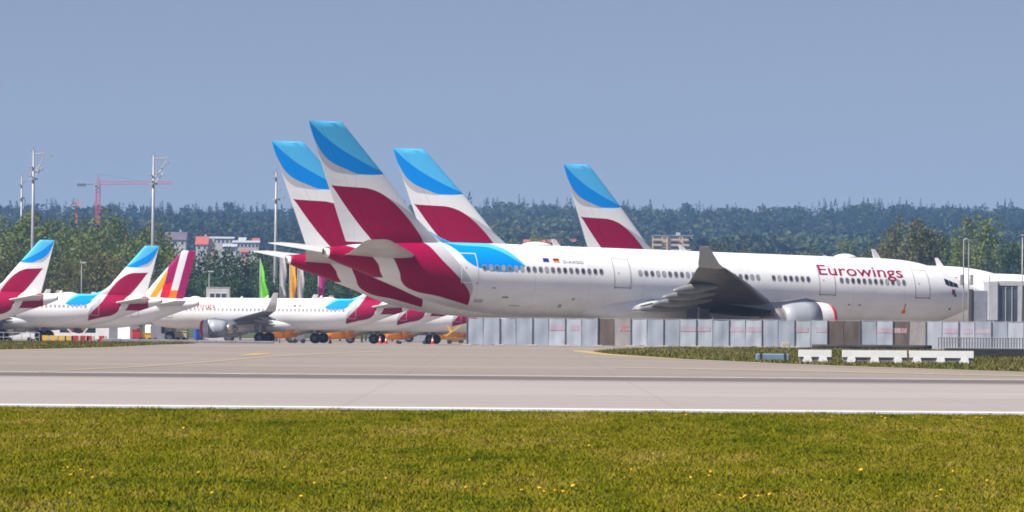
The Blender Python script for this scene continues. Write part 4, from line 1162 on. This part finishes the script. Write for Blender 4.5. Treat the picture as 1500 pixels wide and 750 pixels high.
def flag(px0, px1, yt, D, mat, sail, label):
    xa, xb = at(px0, D), at(px1, D); g = hz(xa, D); zt = ztop(px0, yt, D) - g; w = xb - xa
    t = empty('banner_flag', (xa, D, g))
    MB().tube([(0, 0, -.2), (0, 0, zt + .1)], .10, 8, .06).build('pole', M['galv'], t, True)
    nz, nx = 14, 5; vs = []; fs = []; z0 = zt - 7.2
    for i_ in range(nz + 1):
        f_ = i_ / nz; z = z0 + (zt - z0) * f_
        ww = w * ((1 - f_ ** 2.2) * (.82 + .18 * math.sin(f_ * 9)) if sail else (.9 + .1 * math.sin(f_ * 11 + px0)))
        for j in range(nx + 1):
            q = j / nx; vs.append((.08 + ww * q, .22 * math.sin(q * 4 + f_ * 6 + px0) * q, z - .3 * q * f_))
    for i_ in range(nz):
        for j in range(nx):
            a_ = i_ * (nx + 1) + j; fs.append((a_, a_ + 1, a_ + nx + 2, a_ + nx + 1))
    o = MB().add(vs, fs).build('cloth', M[mat], t, True)
    md = o.modifiers.new('thickness', 'SOLIDIFY'); md.thickness = .02
    tag(t, label, 'flag', 'banner flags behind the airliners')
flag(380.5, 394, 379, 750, 'flag_green', True, 'bright green sail shaped banner flag, leftmost of the flags')
flag(410, 419, 372, 752, 'flag_grey', False, 'pale grey banner flag just right of the light mast')
flag(424, 434, 378, 754, 'flag_orange', False, 'orange banner flag between two pale grey ones')
flag(436, 445, 380, 756, 'flag_grey', False, 'pale grey banner flag right of the orange one')
flag(466, 476, 380, 758, 'flag_magenta', False, 'magenta banner flag, rightmost of the flags, under the airliner tails')
def cabin(px0, px1, yt, D, label):
    xa, xb = at(px0, D), at(px1, D); xc = (xa + xb) / 2; g = hz(xc, D); H_ = ztop(px0, yt, D) - g; w = (xb - xa) / 2
    t = empty('site_cabin', (xc, D, g))
    MB().box(-w, w, 0, 2.5, .15, H_, .04).build('body', M['plaster'], t)
    MB().box(-w - .05, w + .05, -.05, 2.55, H_ + .004, H_ + .12).build('roof', M['roof_grey'], t)
    for f_ in (0, 1):
        for q in (-.5, .0, .5):
            o = MB().box(w * q - .45, w * q + .45, -.05, -.005, H_ - 1.9 - f_ * 2.8, H_ - .8 - f_ * 2.8).build('window', M['frame'], t)
            MB().box(w * q - .36, w * q + .36, -.08, -.051, H_ - 1.8 - f_ * 2.8, H_ - .9 - f_ * 2.8).build('pane', M['pane'], o)
    MB().box(-w * .9, w * .9, .2, 2.3, 0, .145).build('base', M['galv_dark'], t)
    tag(t, label, 'cabin')
cabin(302, 336, 421.5, 735, 'white flat roofed site cabin above the narrow airliner beside the striped tail')
# ------------------------------------------------------------------ construction fence in front of the main airliner
def mat_tarp(name, c0, c1, seed):
    n = NT(name)
    p = n.obj()
    f = n.noise(n.scale(p, (1.2, 1, .5)), 1.0 + seed * .1, 4, .6)
    g = n.noise(p, 14, 2)
    c = n.ramp(n.m('ADD', n.m('MULTIPLY', f, .8), n.m('MULTIPLY', g, .2)), [(.32, c0), (.68, c1)])
    n.done(c, .6, 0, .35)
    return n.mat
M['tarp_a'] = mat_tarp('blue_grey_tarp', (.30, .335, .40), (.40, .44, .51), 1)
M['tarp_b'] = mat_tarp('pale_grey_tarp', (.37, .41, .48), (.50, .54, .60), 2)
M['tarp_c'] = mat_tarp('brown_mesh_screen', (.11, .085, .075), (.18, .14, .125), 3)
M['tarp_d'] = mat_tarp('dull_beige_tarp', (.28, .26, .26), (.40, .37, .36), 4)
def mat_print(name, col):
    """faded lettering: short strokes of colour on the fabric"""
    n = NT(name); q = n.xyz(n.obj())
    s = n.noise(n.scale(n.obj(), (9, 1, 2.5)), 1.0, 2, .6)
    return n.done(n.mix(n.rng(s, .42, .56), (.45, .44, .50, 1), (*col, 1)), .6, 0, .3)
M['print_pink'] = mat_print('faded_pink_print', (.52, .33, .42))
M['print_red'] = mat_print('faded_red_print', (.42, .18, .17))
M['post'] = plain('fence_post', (.16, .17, .19), .5, .5)
M['rail'] = plain('fence_rail', (.38, .39, .41), .5, .5)
M['concrete_block'] = plain('concrete_block', (.42, .39, .36), .9)
FD = 332.0; HALF = 24.0 / FPX * FD; N_ = 38; X0 = at(684, FD); FH = 2.05
fence = empty('construction_fence', (X0, FD, 0.012))
tag(fence, 'long temporary fence hung with blue grey sheeting in front of the big airliner', 'fence')
brown = {8, 9, 22, 23, 26}; beige = {27, 9}; pale = {5, 6, 10, 13, 14, 16, 17, 20, 21, 25, 28, 29, 30, 33}
prints = {6: 'print_pink', 5: 'print_pink', 9: 'print_red', 13: 'print_pink', 14: 'print_pink', 16: 'print_pink', 17: 'print_pink', 20: 'print_pink', 21: 'print_pink', 25: 'print_pink', 26: 'print_red', 29: 'print_pink', 30: 'print_pink', 31: 'print_pink'}
pm = MB().tube([(0, 0, 0.05), (0, 0, FH + .03)], .035, 8).mesh('post')
pt = MB().tube([(0, 0, 0.05), (0, 0, FH + .22)], .045, 8).mesh('post')
fm = MB().box(-.35, .35, -.12, .12, 0, .13, .02).mesh('foot')
for i in range(N_ + 1):
    tall = i in (8, 15)
    o = link('post', pt if tall else pm, M['post'], fence); o.location = (i * HALF, -.06 if i % 2 == 0 else .03, 0)
    if i % 2 == 0:
        o = link('foot', fm, M['concrete_block'], fence); o.location = (i * HALF, 0.0, 0)
for i in range(N_):
    a, b = i * HALF + .02, (i + 1) * HALF - .02
    r_ = random.Random(i); nx, nz = 8, 8; vs = []; fs = []
    z1 = FH - r_.uniform(0, .05); z0 = .04 + r_.uniform(0, .06); sk = r_.uniform(-.05, .05)
    ph, am = r_.uniform(0, 6), r_.uniform(.01, .03)
    for p in range(nx + 1):
        for q in range(nz + 1):
            u, v = p / nx, q / nz
            bulge = am * math.sin(math.pi * u) * (math.sin(v * 5 + ph) + .6 * math.sin(u * 7 + ph * 2)) - .02
            vs.append((a + (b - a) * u + sk * (v - .5), bulge, z0 + (z1 - z0) * v - .03 * math.sin(math.pi * u) * (1 if q == nz else 0)))
    for p in range(nx):
        for q in range(nz):
            k_ = p * (nz + 1) + q; fs.append((k_, k_ + nz + 1, k_ + nz + 2, k_ + 1))
    mt = 'tarp_c' if i in brown and i != 9 else 'tarp_d' if i in beige else 'tarp_b' if i in pale else 'tarp_a'
    o = MB().add(vs, fs).build('sheet', M[mt], fence)
    md = o.modifiers.new('thickness', 'SOLIDIFY'); md.thickness = .006
    if i in brown: o['label'] = 'brown see-through mesh screen'
    if i in prints:
        w = b - a; x0_ = a + (0.02 if i % 3 else w * .3); x1_ = b - (.02 if i % 2 else w * .15)
        vs = []; fs = []
        for p in range(9):
            u = p / 8; x = x0_ + (x1_ - x0_) * u; uu = (x - a) / (b - a)
            for z in (1.18, 1.36, 1.54):
                v = (z - z0) / (z1 - z0)
                bulge = am * math.sin(math.pi * uu) * (math.sin(v * 5 + ph) + .6 * math.sin(uu * 7 + ph * 2)) - .02
                vs.append((x + sk * (v - .5), bulge - .018, z))
        for p in range(8):
            for q in range(2): k_ = p * 3 + q; fs.append((k_, k_ + 3, k_ + 4, k_ + 1))
        MB().add(vs, fs).build('print', M[prints[i]], o)
    if i % 2 == 0:
        MB().tube([(i * HALF, 0, FH), ((i + 2) * HALF, 0, FH)], .022, 6).tube([(i * HALF, 0, .16), ((i + 2) * HALF, 0, .16)], .022, 6).build('rail', M['rail'], fence)
# cable duct and block at the foot of the fence
M['rubber'] = plain('black_rubber', (.035, .035, .038), .7)
x0_, y0_ = ground_at(1158, 508); x1_, y1_ = ground_at(1350, 511.5)
tag(MB().tube([(x0_ + (x1_ - x0_) * q / 12, 329.6 + .12 * math.sin(q * 1.7), .18) for q in range(13)], .16, 8).build('cable_duct', M['rubber'], None, True), 'dark cable duct lying along the foot of the fence', 'duct')
o = MB().box(-.28, .28, -.25, .25, 0, .42, .03).box(-.2, .2, -.18, .18, .42, .47, .01).build('concrete_block', M['concrete_block'])
o.location = (at(1151, 329.6), 329.6, 0.02); tag(o, 'small pale concrete block at the left end of the cable duct', 'block')

# ------------------------------------------------------------------ plastic barriers on the grass island
M['plastic'] = plain('white_plastic', (.70, .70, .71), .45, 0, .06, 3)
M['plastic_grey'] = plain('grey_plastic', (.22, .225, .25), .55)
M['plastic_blue'] = plain('blue_grey_plastic', (.17, .24, .33), .5)
def barrier(px0, px1, D, feet, label):
    xa, xb = at(px0, D), at(px1, D); w = (xb - xa) / 2
    t = empty('barrier', ((xa + xb) / 2, D, .022), rnd.uniform(-.02, .02))
    prof = [(-.16, .26), (-.13, .60), (.13, .60), (.16, .26)]
    MB().loft([[(x, y, z) for y, z in prof] for x in (-w, -w + .04, w - .04, w)]).build('top_beam', M['plastic'], t)
    MB().box(-w + .02, w - .02, -.10, .10, .06, .258).build('core', M['plastic_grey'], t)
    for f_ in feet:
        x = -w + 2 * w * f_
        MB().loft([[(x - q, -.2, 0), (x + q, -.2, 0), (x + q, .2, 0), (x - q, .2, 0)] if i_ == 0 else [(x - q, -.17, .262), (x + q, -.17, .262), (x + q, .17, .262), (x - q, .17, .262)] for i_, q in enumerate((.24, .17))]).build('foot', M['plastic'], t)
    tag(t, label, 'barrier', 'white plastic barriers on the grass island')
barrier(1170, 1218, 221, (.27, .74), 'short white plastic barrier beside the blue grey box')
barrier(1234, 1328.5, 221, (.14, .50, .86), 'long white plastic barrier, middle one of the three')
barrier(1332, 1426, 221, (.12, .49, .86), 'long white plastic barrier, rightmost of the three')
t = empty('plastic_box', (at(1132, 226), 226, .022))
w = (at(1157, 226) - at(1108, 226)) / 2
MB().box(-w, w, -.25, .25, 0, .36, .05).build('body', M['plastic_blue'], t)
for q in (-.72, .72): MB().box(w * q - .05, w * q + .05, -.27, .27, -.0, .38).build('strap', M['rubber'], t)
tag(t, 'low blue grey plastic box with two black straps on the grass', 'box')
# flat trailer with stacked mesh panels
D = 262; xa, xb = at(1373, D), at(1680, D)
t = empty('trailer', (xa, D, .022)); w = xb - xa
MB().box(.5, w, -.9, .9, .30, .48, .02).build('deck', M['rubber'], t)
for q in (1.2, 3.2, 5.4, 7.6, 9.8):
    for s_ in (-1, 1):
        if q + .3 < w: o = MB().lathe([(-.1, .10), (-.1, .22), (-.06, .25), (.06, .25), (.1, .22), (.1, .10)], 'y', (q, s_ * .75, .25), 16).build('wheel', M['tyre'], t, True)
MB().box(.6, w, -.95, -.90, .06, .29).build('skirt', M['rubber'], t)
tag(t, 'low black flat trailer at the right border on the grass island', 'trailer')
for k_ in range(4):
    g_ = empty('mesh_panel', (xa + .05 * k_, D - .55 + .34 * k_, .505)); L_ = w - .1
    MB().tube([(0, 0, .03), (L_, 0, .03)], .025, 6).tube([(0, 0, .62), (L_, 0, .62)], .025, 6).tube([(0, 0, .36), (L_, 0, .36)], .015, 6).build('frame', M['galv'], g_)
    nb = int(L_ / .16)
    for b_ in range(nb):
        o = MB() if b_ == 0 else o
        o.tube([(b_ * .16, 0, .03), (b_ * .16, 0, .64)], .014, 4)
    tag(o.build('bars', M['galv'], g_), kind='stuff')
    tag(g_, ['galvanised mesh barrier, front one of the set standing on the trailer', 'galvanised mesh barrier, second from the front on the trailer', 'galvanised mesh barrier, third from the front on the trailer', 'galvanised mesh barrier, rearmost of the set standing on the trailer'][k_], 'mesh barrier', 'mesh barriers on the trailer')

# ------------------------------------------------------------------ boarding bridge and posts at right
M['bridge_white'] = plain('bridge_white_panel', (.40, .41, .44), .45)
M['bridge_grey'] = plain('bridge_grey_panel', (.20, .22, .27), .45)
M['bridge_glass'] = plain('bridge_glass', (.055, .075, .10), .12, 0, .25, .6, .6)
def bridge():
    D = 366; x = lambda px: at(px, D) - at(1447, D)
    z = lambda py: ztop(1460, py, D)
    t = empty('boarding_bridge', (at(1447, D), D, .013))
    MB().box(x(1447), x(1462), 0, 3.2, z(470), z(412), .05).build('cab_frame', M['bridge_white'], t)
    MB().box(x(1426), x(1446.6), .4, 3.0, z(472), z(426), .03).build('cab_hood', M['bridge_grey'], t)
    MB().box(x(1423.5), x(1425.8), .35, 3.05, z(473), z(424)).build('hood_rim', M['rubber'], t)
    tn = MB().box(x(1462.3), x(1720), .3, 3.0, z(473), z(419), .03).build('tunnel', M['bridge_grey'], t)
    MB().box(x(1458), x(1722), .15, 3.15, z(418.8), z(411.5), .03).build('roof', M['bridge_white'], t)
    MB().box(x(1462.4), x(1722), .12, 3.1, z(478), z(473.3), .03).build('floor_beam', M['bridge_white'], t)
    px = 1465
    while px < 1715:
        MB().box(x(px), x(px + 7.6), .24, .298, z(469), z(423)).build('pane', M['bridge_glass'], tn)
        MB().box(x(px + 7.8), x(px + 8.9), .18, .299, z(472), z(420)).build('mullion', M['bridge_white'], tn)
        px += 9.2
    for p_ in (1491,): MB().box(x(p_), x(p_ + 6), .1, .295, z(472), z(419)).build('mullion', M['bridge_white'], tn)
    for q in (1453, 1600):
        MB().box(x(q) - .22, x(q) + .22, 1.3, 1.8, 0, z(478) - .01).build('support_leg', M['galv'], t)
        o = MB().lathe([(-.2, .25), (-.2, .5), (.2, .5), (.2, .25)], 'y', (x(q), 1.05, .5), 18).build('wheel', M['tyre'], t, True)
    MB().tube([(x(1452), 1.5, z(412)), (x(1452), 1.5, z(404))], .05, 6).build('beacon_post', M['galv'], t)
    tag(t, 'grey passenger boarding bridge with white frame and dark glass beside the airliner nose', 'boarding bridge')
bridge()
def arch():
    D = 360; x0_ = at(1411, D); x1_ = at(1418.5, D); zt = ztop(1414, 350, D); w = x1_ - x0_
    t = empty('arched_post', (x0_, D, .012))
    pts = [(0, 0, 0), (0, 0, zt * .5), (0, 0, zt - w)] + [(w / 2 - w / 2 * math.cos(q), 0, zt - w * .6 + w * .6 * math.sin(q)) for q in [math.pi * j / 8 for j in range(1, 8)]] + [(w, 0, zt - w), (w, 0, zt * .5), (w, 0, 0)]
    MB().tube(pts, .05, 8).build('tube', M['galv'], t, True)
    for px, zz in ((1408, 410), (1423, 410)):
        z = ztop(px, zz, D); x = at(px, D) - x0_
        MB().box(x - .12, x + .12, -.14, .14, z - .42, z + .42, .03).build('lamp_box', M['galv'], t)
        MB().tube([(x, 0, z), (0 if x < 0 else w, 0, z)], .03, 5).build('bracket', M['galv'], t)
    tag(t, 'tall narrow arched grey post in front of the airliner nose', 'post')
arch()
D = 350; zt = ztop(1497, 346, D)
t = empty('lamp_post', (at(1497, D), D, .012))
MB().tube([(0, 0, 0), (0, 0, zt)], .05, 8, .04).build('pole', M['galv'], t, True)
MB().box(-.12, .5, -.12, .12, zt, zt + .12, .03).build('lamp_head', M['galv'], t)
tag(t, 'slim grey lamp post at the right border above the boarding bridge', 'lamp post')

# ------------------------------------------------------------------ apron equipment
M['cone'] = plain('cone_orange', (.80, .10, .05), .5)
M['cone_white'] = plain('cone_band', (.75, .75, .75), .5)
M['yellow'] = plain('machine_yellow', (.75, .42, .01), .5)
M['van_white'] = plain('van_white', (.70, .70, .70), .35)
M['van_red'] = plain('van_red', (.50, .03, .04), .4)
M['van_glass'] = plain('van_glass', (.03, .035, .045), .1)
M['van_blue'] = plain('cart_blue', (.02, .08, .35), .45)
M['tan'] = plain('tan_canvas', (.55, .42, .28), .7)
for px, D, lab in ((557, 583, 'orange traffic cone in front of the wheels under the big tails'), (566, 600, 'orange traffic cone right of the one at the wheels'), (634, 588, 'orange traffic cone near the left end of the fence'), (484, 640, 'orange traffic cone among the wheels left of the other cones')):
    t = empty('traffic_cone', (at(px, D), D, gz(D, at(px, D)) + .013))
    MB().box(-.28, .28, -.28, .28, 0, .05, .01).build('base', M['cone'], t)
    c = MB().lathe([(.05, .24), (.5, .13), (1.0, .04), (1.02, .02)], 'z', (0, 0, 0), 14).build('cone', M['cone'], t, True)
    MB().lathe([(.45, .150), (.68, .098)], 'z', (0, 0, 0), 14, False).build('band', M['cone_white'], c, True)
    tag(t, lab, 'traffic cone', 'traffic cones on the apron')
WH = MB().lathe([(-.1, .12), (-.1, .28), (-.06, .32), (.06, .32), (.1, .28), (.1, .12)], 'y', (0, 0, 0), 16).mesh('wheel')
WH.materials.append(M['tyre'])
def van(px, D, ln, h_, body, label, boxy=False, rz=0.0, cat='van'):
    t = empty('service_van' if not boxy else 'box_truck', (at(px, D), D, gz(D, at(px, D)) + .013), rz)
    l = ln / 2; w = .95
    if boxy: prof = [(-l, .4), (l, .4), (l, 1.1), (l - .15, 1.9), (l - .5, 2.15), (l - 1.5, 2.2), (l - 1.5, h_), (-l, h_)]
    else: prof = [(-l, .35), (l - .1, .35), (l, .55), (l, .95), (l - .25, 1.1), (l - 1.1, 1.25), (l - 1.9, h_ - .05), (l - 2.2, h_), (-l + .15, h_), (-l, h_ - .2)]
    m = MB().loft([[(x, y, z) for x, z in prof] for y in (-w, -w + .06, w - .06, w)])
    m.build('body', M[body], t)
    for s_ in (-1, 1):
        if boxy: MB().box(l - 1.3, l - .45, s_ * (w + .012) - .01, s_ * (w + .012) + .01, 1.3, 1.9).build('side_window', M['van_glass'], t)
        else: MB().add([(l - 1.35, s_ * (w + .012), 1.25), (l - 2.0, s_ * (w + .012), h_ - .2), (l - 2.9, s_ * (w + .012), h_ - .2), (l - 2.9, s_ * (w + .012), 1.25)], [(0, 1, 2, 3)]).build('side_window', M['van_glass'], t)
        for x in (-l + .8, l - .9):
            o = link('wheel', WH, None, t); o.location = (x, s_ * (w - .05), .32)
    if boxy: MB().add([(l + .012, -.8, 1.15), (l + .012, .8, 1.15), (l - .135, .8, 1.85), (l - .135, -.8, 1.85)], [(0, 1, 2, 3)]).build('windscreen', M['van_glass'], t)
    else: MB().add([(l - 1.12, -.8, 1.29), (l - 1.12, .8, 1.29), (l - 1.86, .8, h_ - .08), (l - 1.86, -.8, h_ - .08)], [(0, 1, 2, 3)]).build('windscreen', M['van_glass'], t)
    for s_ in (-1, 1): MB().box(l - .02, l + .03, s_ * .7 - .13, s_ * .7 + .13, .7, .88).build('headlight', M['lamp_glass'], t)
    tag(t, label, cat, 'service vehicles behind the left airliners')
van(97, 650, 2.6 + 1.6, 2.0, 'van_white', 'small white van, leftmost of the vehicles under the left airliners')
van(113, 668, 4.4, 2.2, 'van_red', 'red van beside the small white van under the left airliners', False, .3)
van(136, 650, 4.8, 2.3, 'van_white', 'white van in the middle of the vehicles under the left airliners', False, 3.14)
van(166, 700, 5.4, 2.6, 'van_white', 'white box truck right of the middle van under the left airliners', True, .5, 'truck')
van(190, 640, 3.6, 3.3, 'van_white', 'tall white box truck behind the tail of the second narrow airliner', True, 1.2, 'truck')
van(30, 665, 4.6, 2.3, 'van_white', 'white van at the left border beneath the leftmost airliner')
van(238, 660, 4.6, 2.5, 'van_white', 'white van below the striped tail', False, .5)
def cart(px, D, body, label, name, h_, w_):
    t = empty(name, (at(px, D), D, gz(D, at(px, D)) + .013), rnd.uniform(-.3, .3))
    MB().box(-w_, w_, -.6, .6, .35, h_, .08).build('body', M[body], t)
    MB().box(-w_ - .08, w_ + .08, -.66, .66, h_ + .003, h_ + .08, .02).build('cover', M[body], t)
    for x in (-w_ + .3, w_ - .3):
        for s_ in (-1, 1): o = link('wheel', WH, None, t); o.location = (x, s_ * .6, .32)
    MB().tube([(w_, 0, .45), (w_ + .9, 0, .4)], .05, 6).build('drawbar', M['galv_dark'], t)
    tag(t, label, 'cart', 'ground carts on the apron')
cart(213, 640, 'yellow', 'yellow ground cart between the vans and the striped tail', 'ground_cart', 1.2, .9)
cart(222, 668, 'van_red', 'red ground cart right of the yellow cart', 'ground_cart', 1.9, .8)
cart(266, 570, 'tan', 'tan canvas covered cart beside the grey engine', 'ground_cart', 1.3, .75)
cart(291, 640, 'van_blue', 'blue ground cart just left of the grey engine', 'ground_cart', 2.0, .55)
cart(200, 625, 'van_red', 'dark red cart under the tail of the second narrow airliner', 'ground_cart', 1.6, .6)
cart(438, 650, 'plastic_grey', 'grey ground cart between the wheels of the narrow airliners', 'ground_cart', 1.5, .9)
cart(604, 760, 'plastic_grey', 'long grey cart far under the big tails', 'ground_cart', 2.2, 2.6)
# belt loader
D = 640; t = empty('belt_loader', (at(665, D), D, gz(D) + .013))
MB().box(-1.0, 1.4, -.6, .6, .35, .95, .06).build('chassis', M['wood'], t)
MB().loft([[(-1.1, -.35, 1.1), (-1.1, .35, 1.1), (-1.1, .35, 1.35), (-1.1, -.35, 1.35)], [(.9, -.35, 2.5), (.9, .35, 2.5), (.9, .35, 2.75), (.9, -.35, 2.75)]]).build('conveyor', M['yellow'], t)
MB().tube([(-.9, 0, 2.7), (.1, 0, .9)], .13, 6).build('boom', M['yellow'], t)
for x in (-.6, 1.0):
    for s_ in (-1, 1): o = link('wheel', WH, None, t); o.location = (x, s_ * .6, .32)
tag(t, 'yellow belt loader just left of the fence end', 'belt loader')
# low marker boards along the left verge
for i, (px, mt) in enumerate(((66, 'yellow'), (78, 'yellow'), (89, 'yellow'), (99, 'yellow'), (110, 'van_red'), (122, 'van_red'), (131, 'van_red'), (149, 'van_red'))):
    D = 388; t = empty('marker_board', (at(px, D), D, gz(D) + .018)); w = .22 if i != 4 else .3
    b = MB().box(-w, w, -.03, .03, .10, .52, .01).build('board', M[mt], t)
    MB().box(w + .004, w + .26, -.03, .03, .10, .50, .01).build('white_panel', M['concrete_block'], t)
    for x in (-w + .05, w + .2): MB().box(x - .04, x + .04, -.18, .18, 0, .10).build('foot', M['rubber'], t)
    order = ['first', 'second', 'third', 'fourth']
    tag(t, '%s and white marker board, %s from the left of its colour along the left verge' % ('yellow' if i < 4 else 'red', order[i % 4]), 'marker board', 'marker boards along the left verge')
# grey railing at the left border
D = 395; xa, xb = at(-60, D), at(58, D); t = empty('railing', (xa, D, gz(D) + .018)); w = xb - xa
for z in (.35, .75): MB().tube([(0, 0, z), (w, 0, z)], .03, 6).build('rail', M['galv'], t)
for k_ in range(10): MB().tube([(w * k_ / 9, 0, 0), (w * k_ / 9, 0, .8)], .03, 6).build('post', M['galv'], t)
tag(t, 'low grey railing along the verge at the left border', 'railing')

# low row of dark grey blocks that makes a dark strip beyond the verge
D = 345; xa, xb = at(150, D), at(402, D); t = empty('low_strip', ((xa + xb) / 2, D, gz(D) + .013)); w = (xb - xa) / 2
n_ = 9
for k_ in range(n_):
    a_, b_ = -w + 2 * w * k_ / n_ + .01, -w + 2 * w * (k_ + 1) / n_ - .01
    MB().box(a_, b_, -.25, .25, 0, .27 - .012 * k_, .03).build('strip_block', M['plastic_grey'], t)
tag(t, 'low dark grey strip of blocks beyond the verge under the striped tail', 'wall')
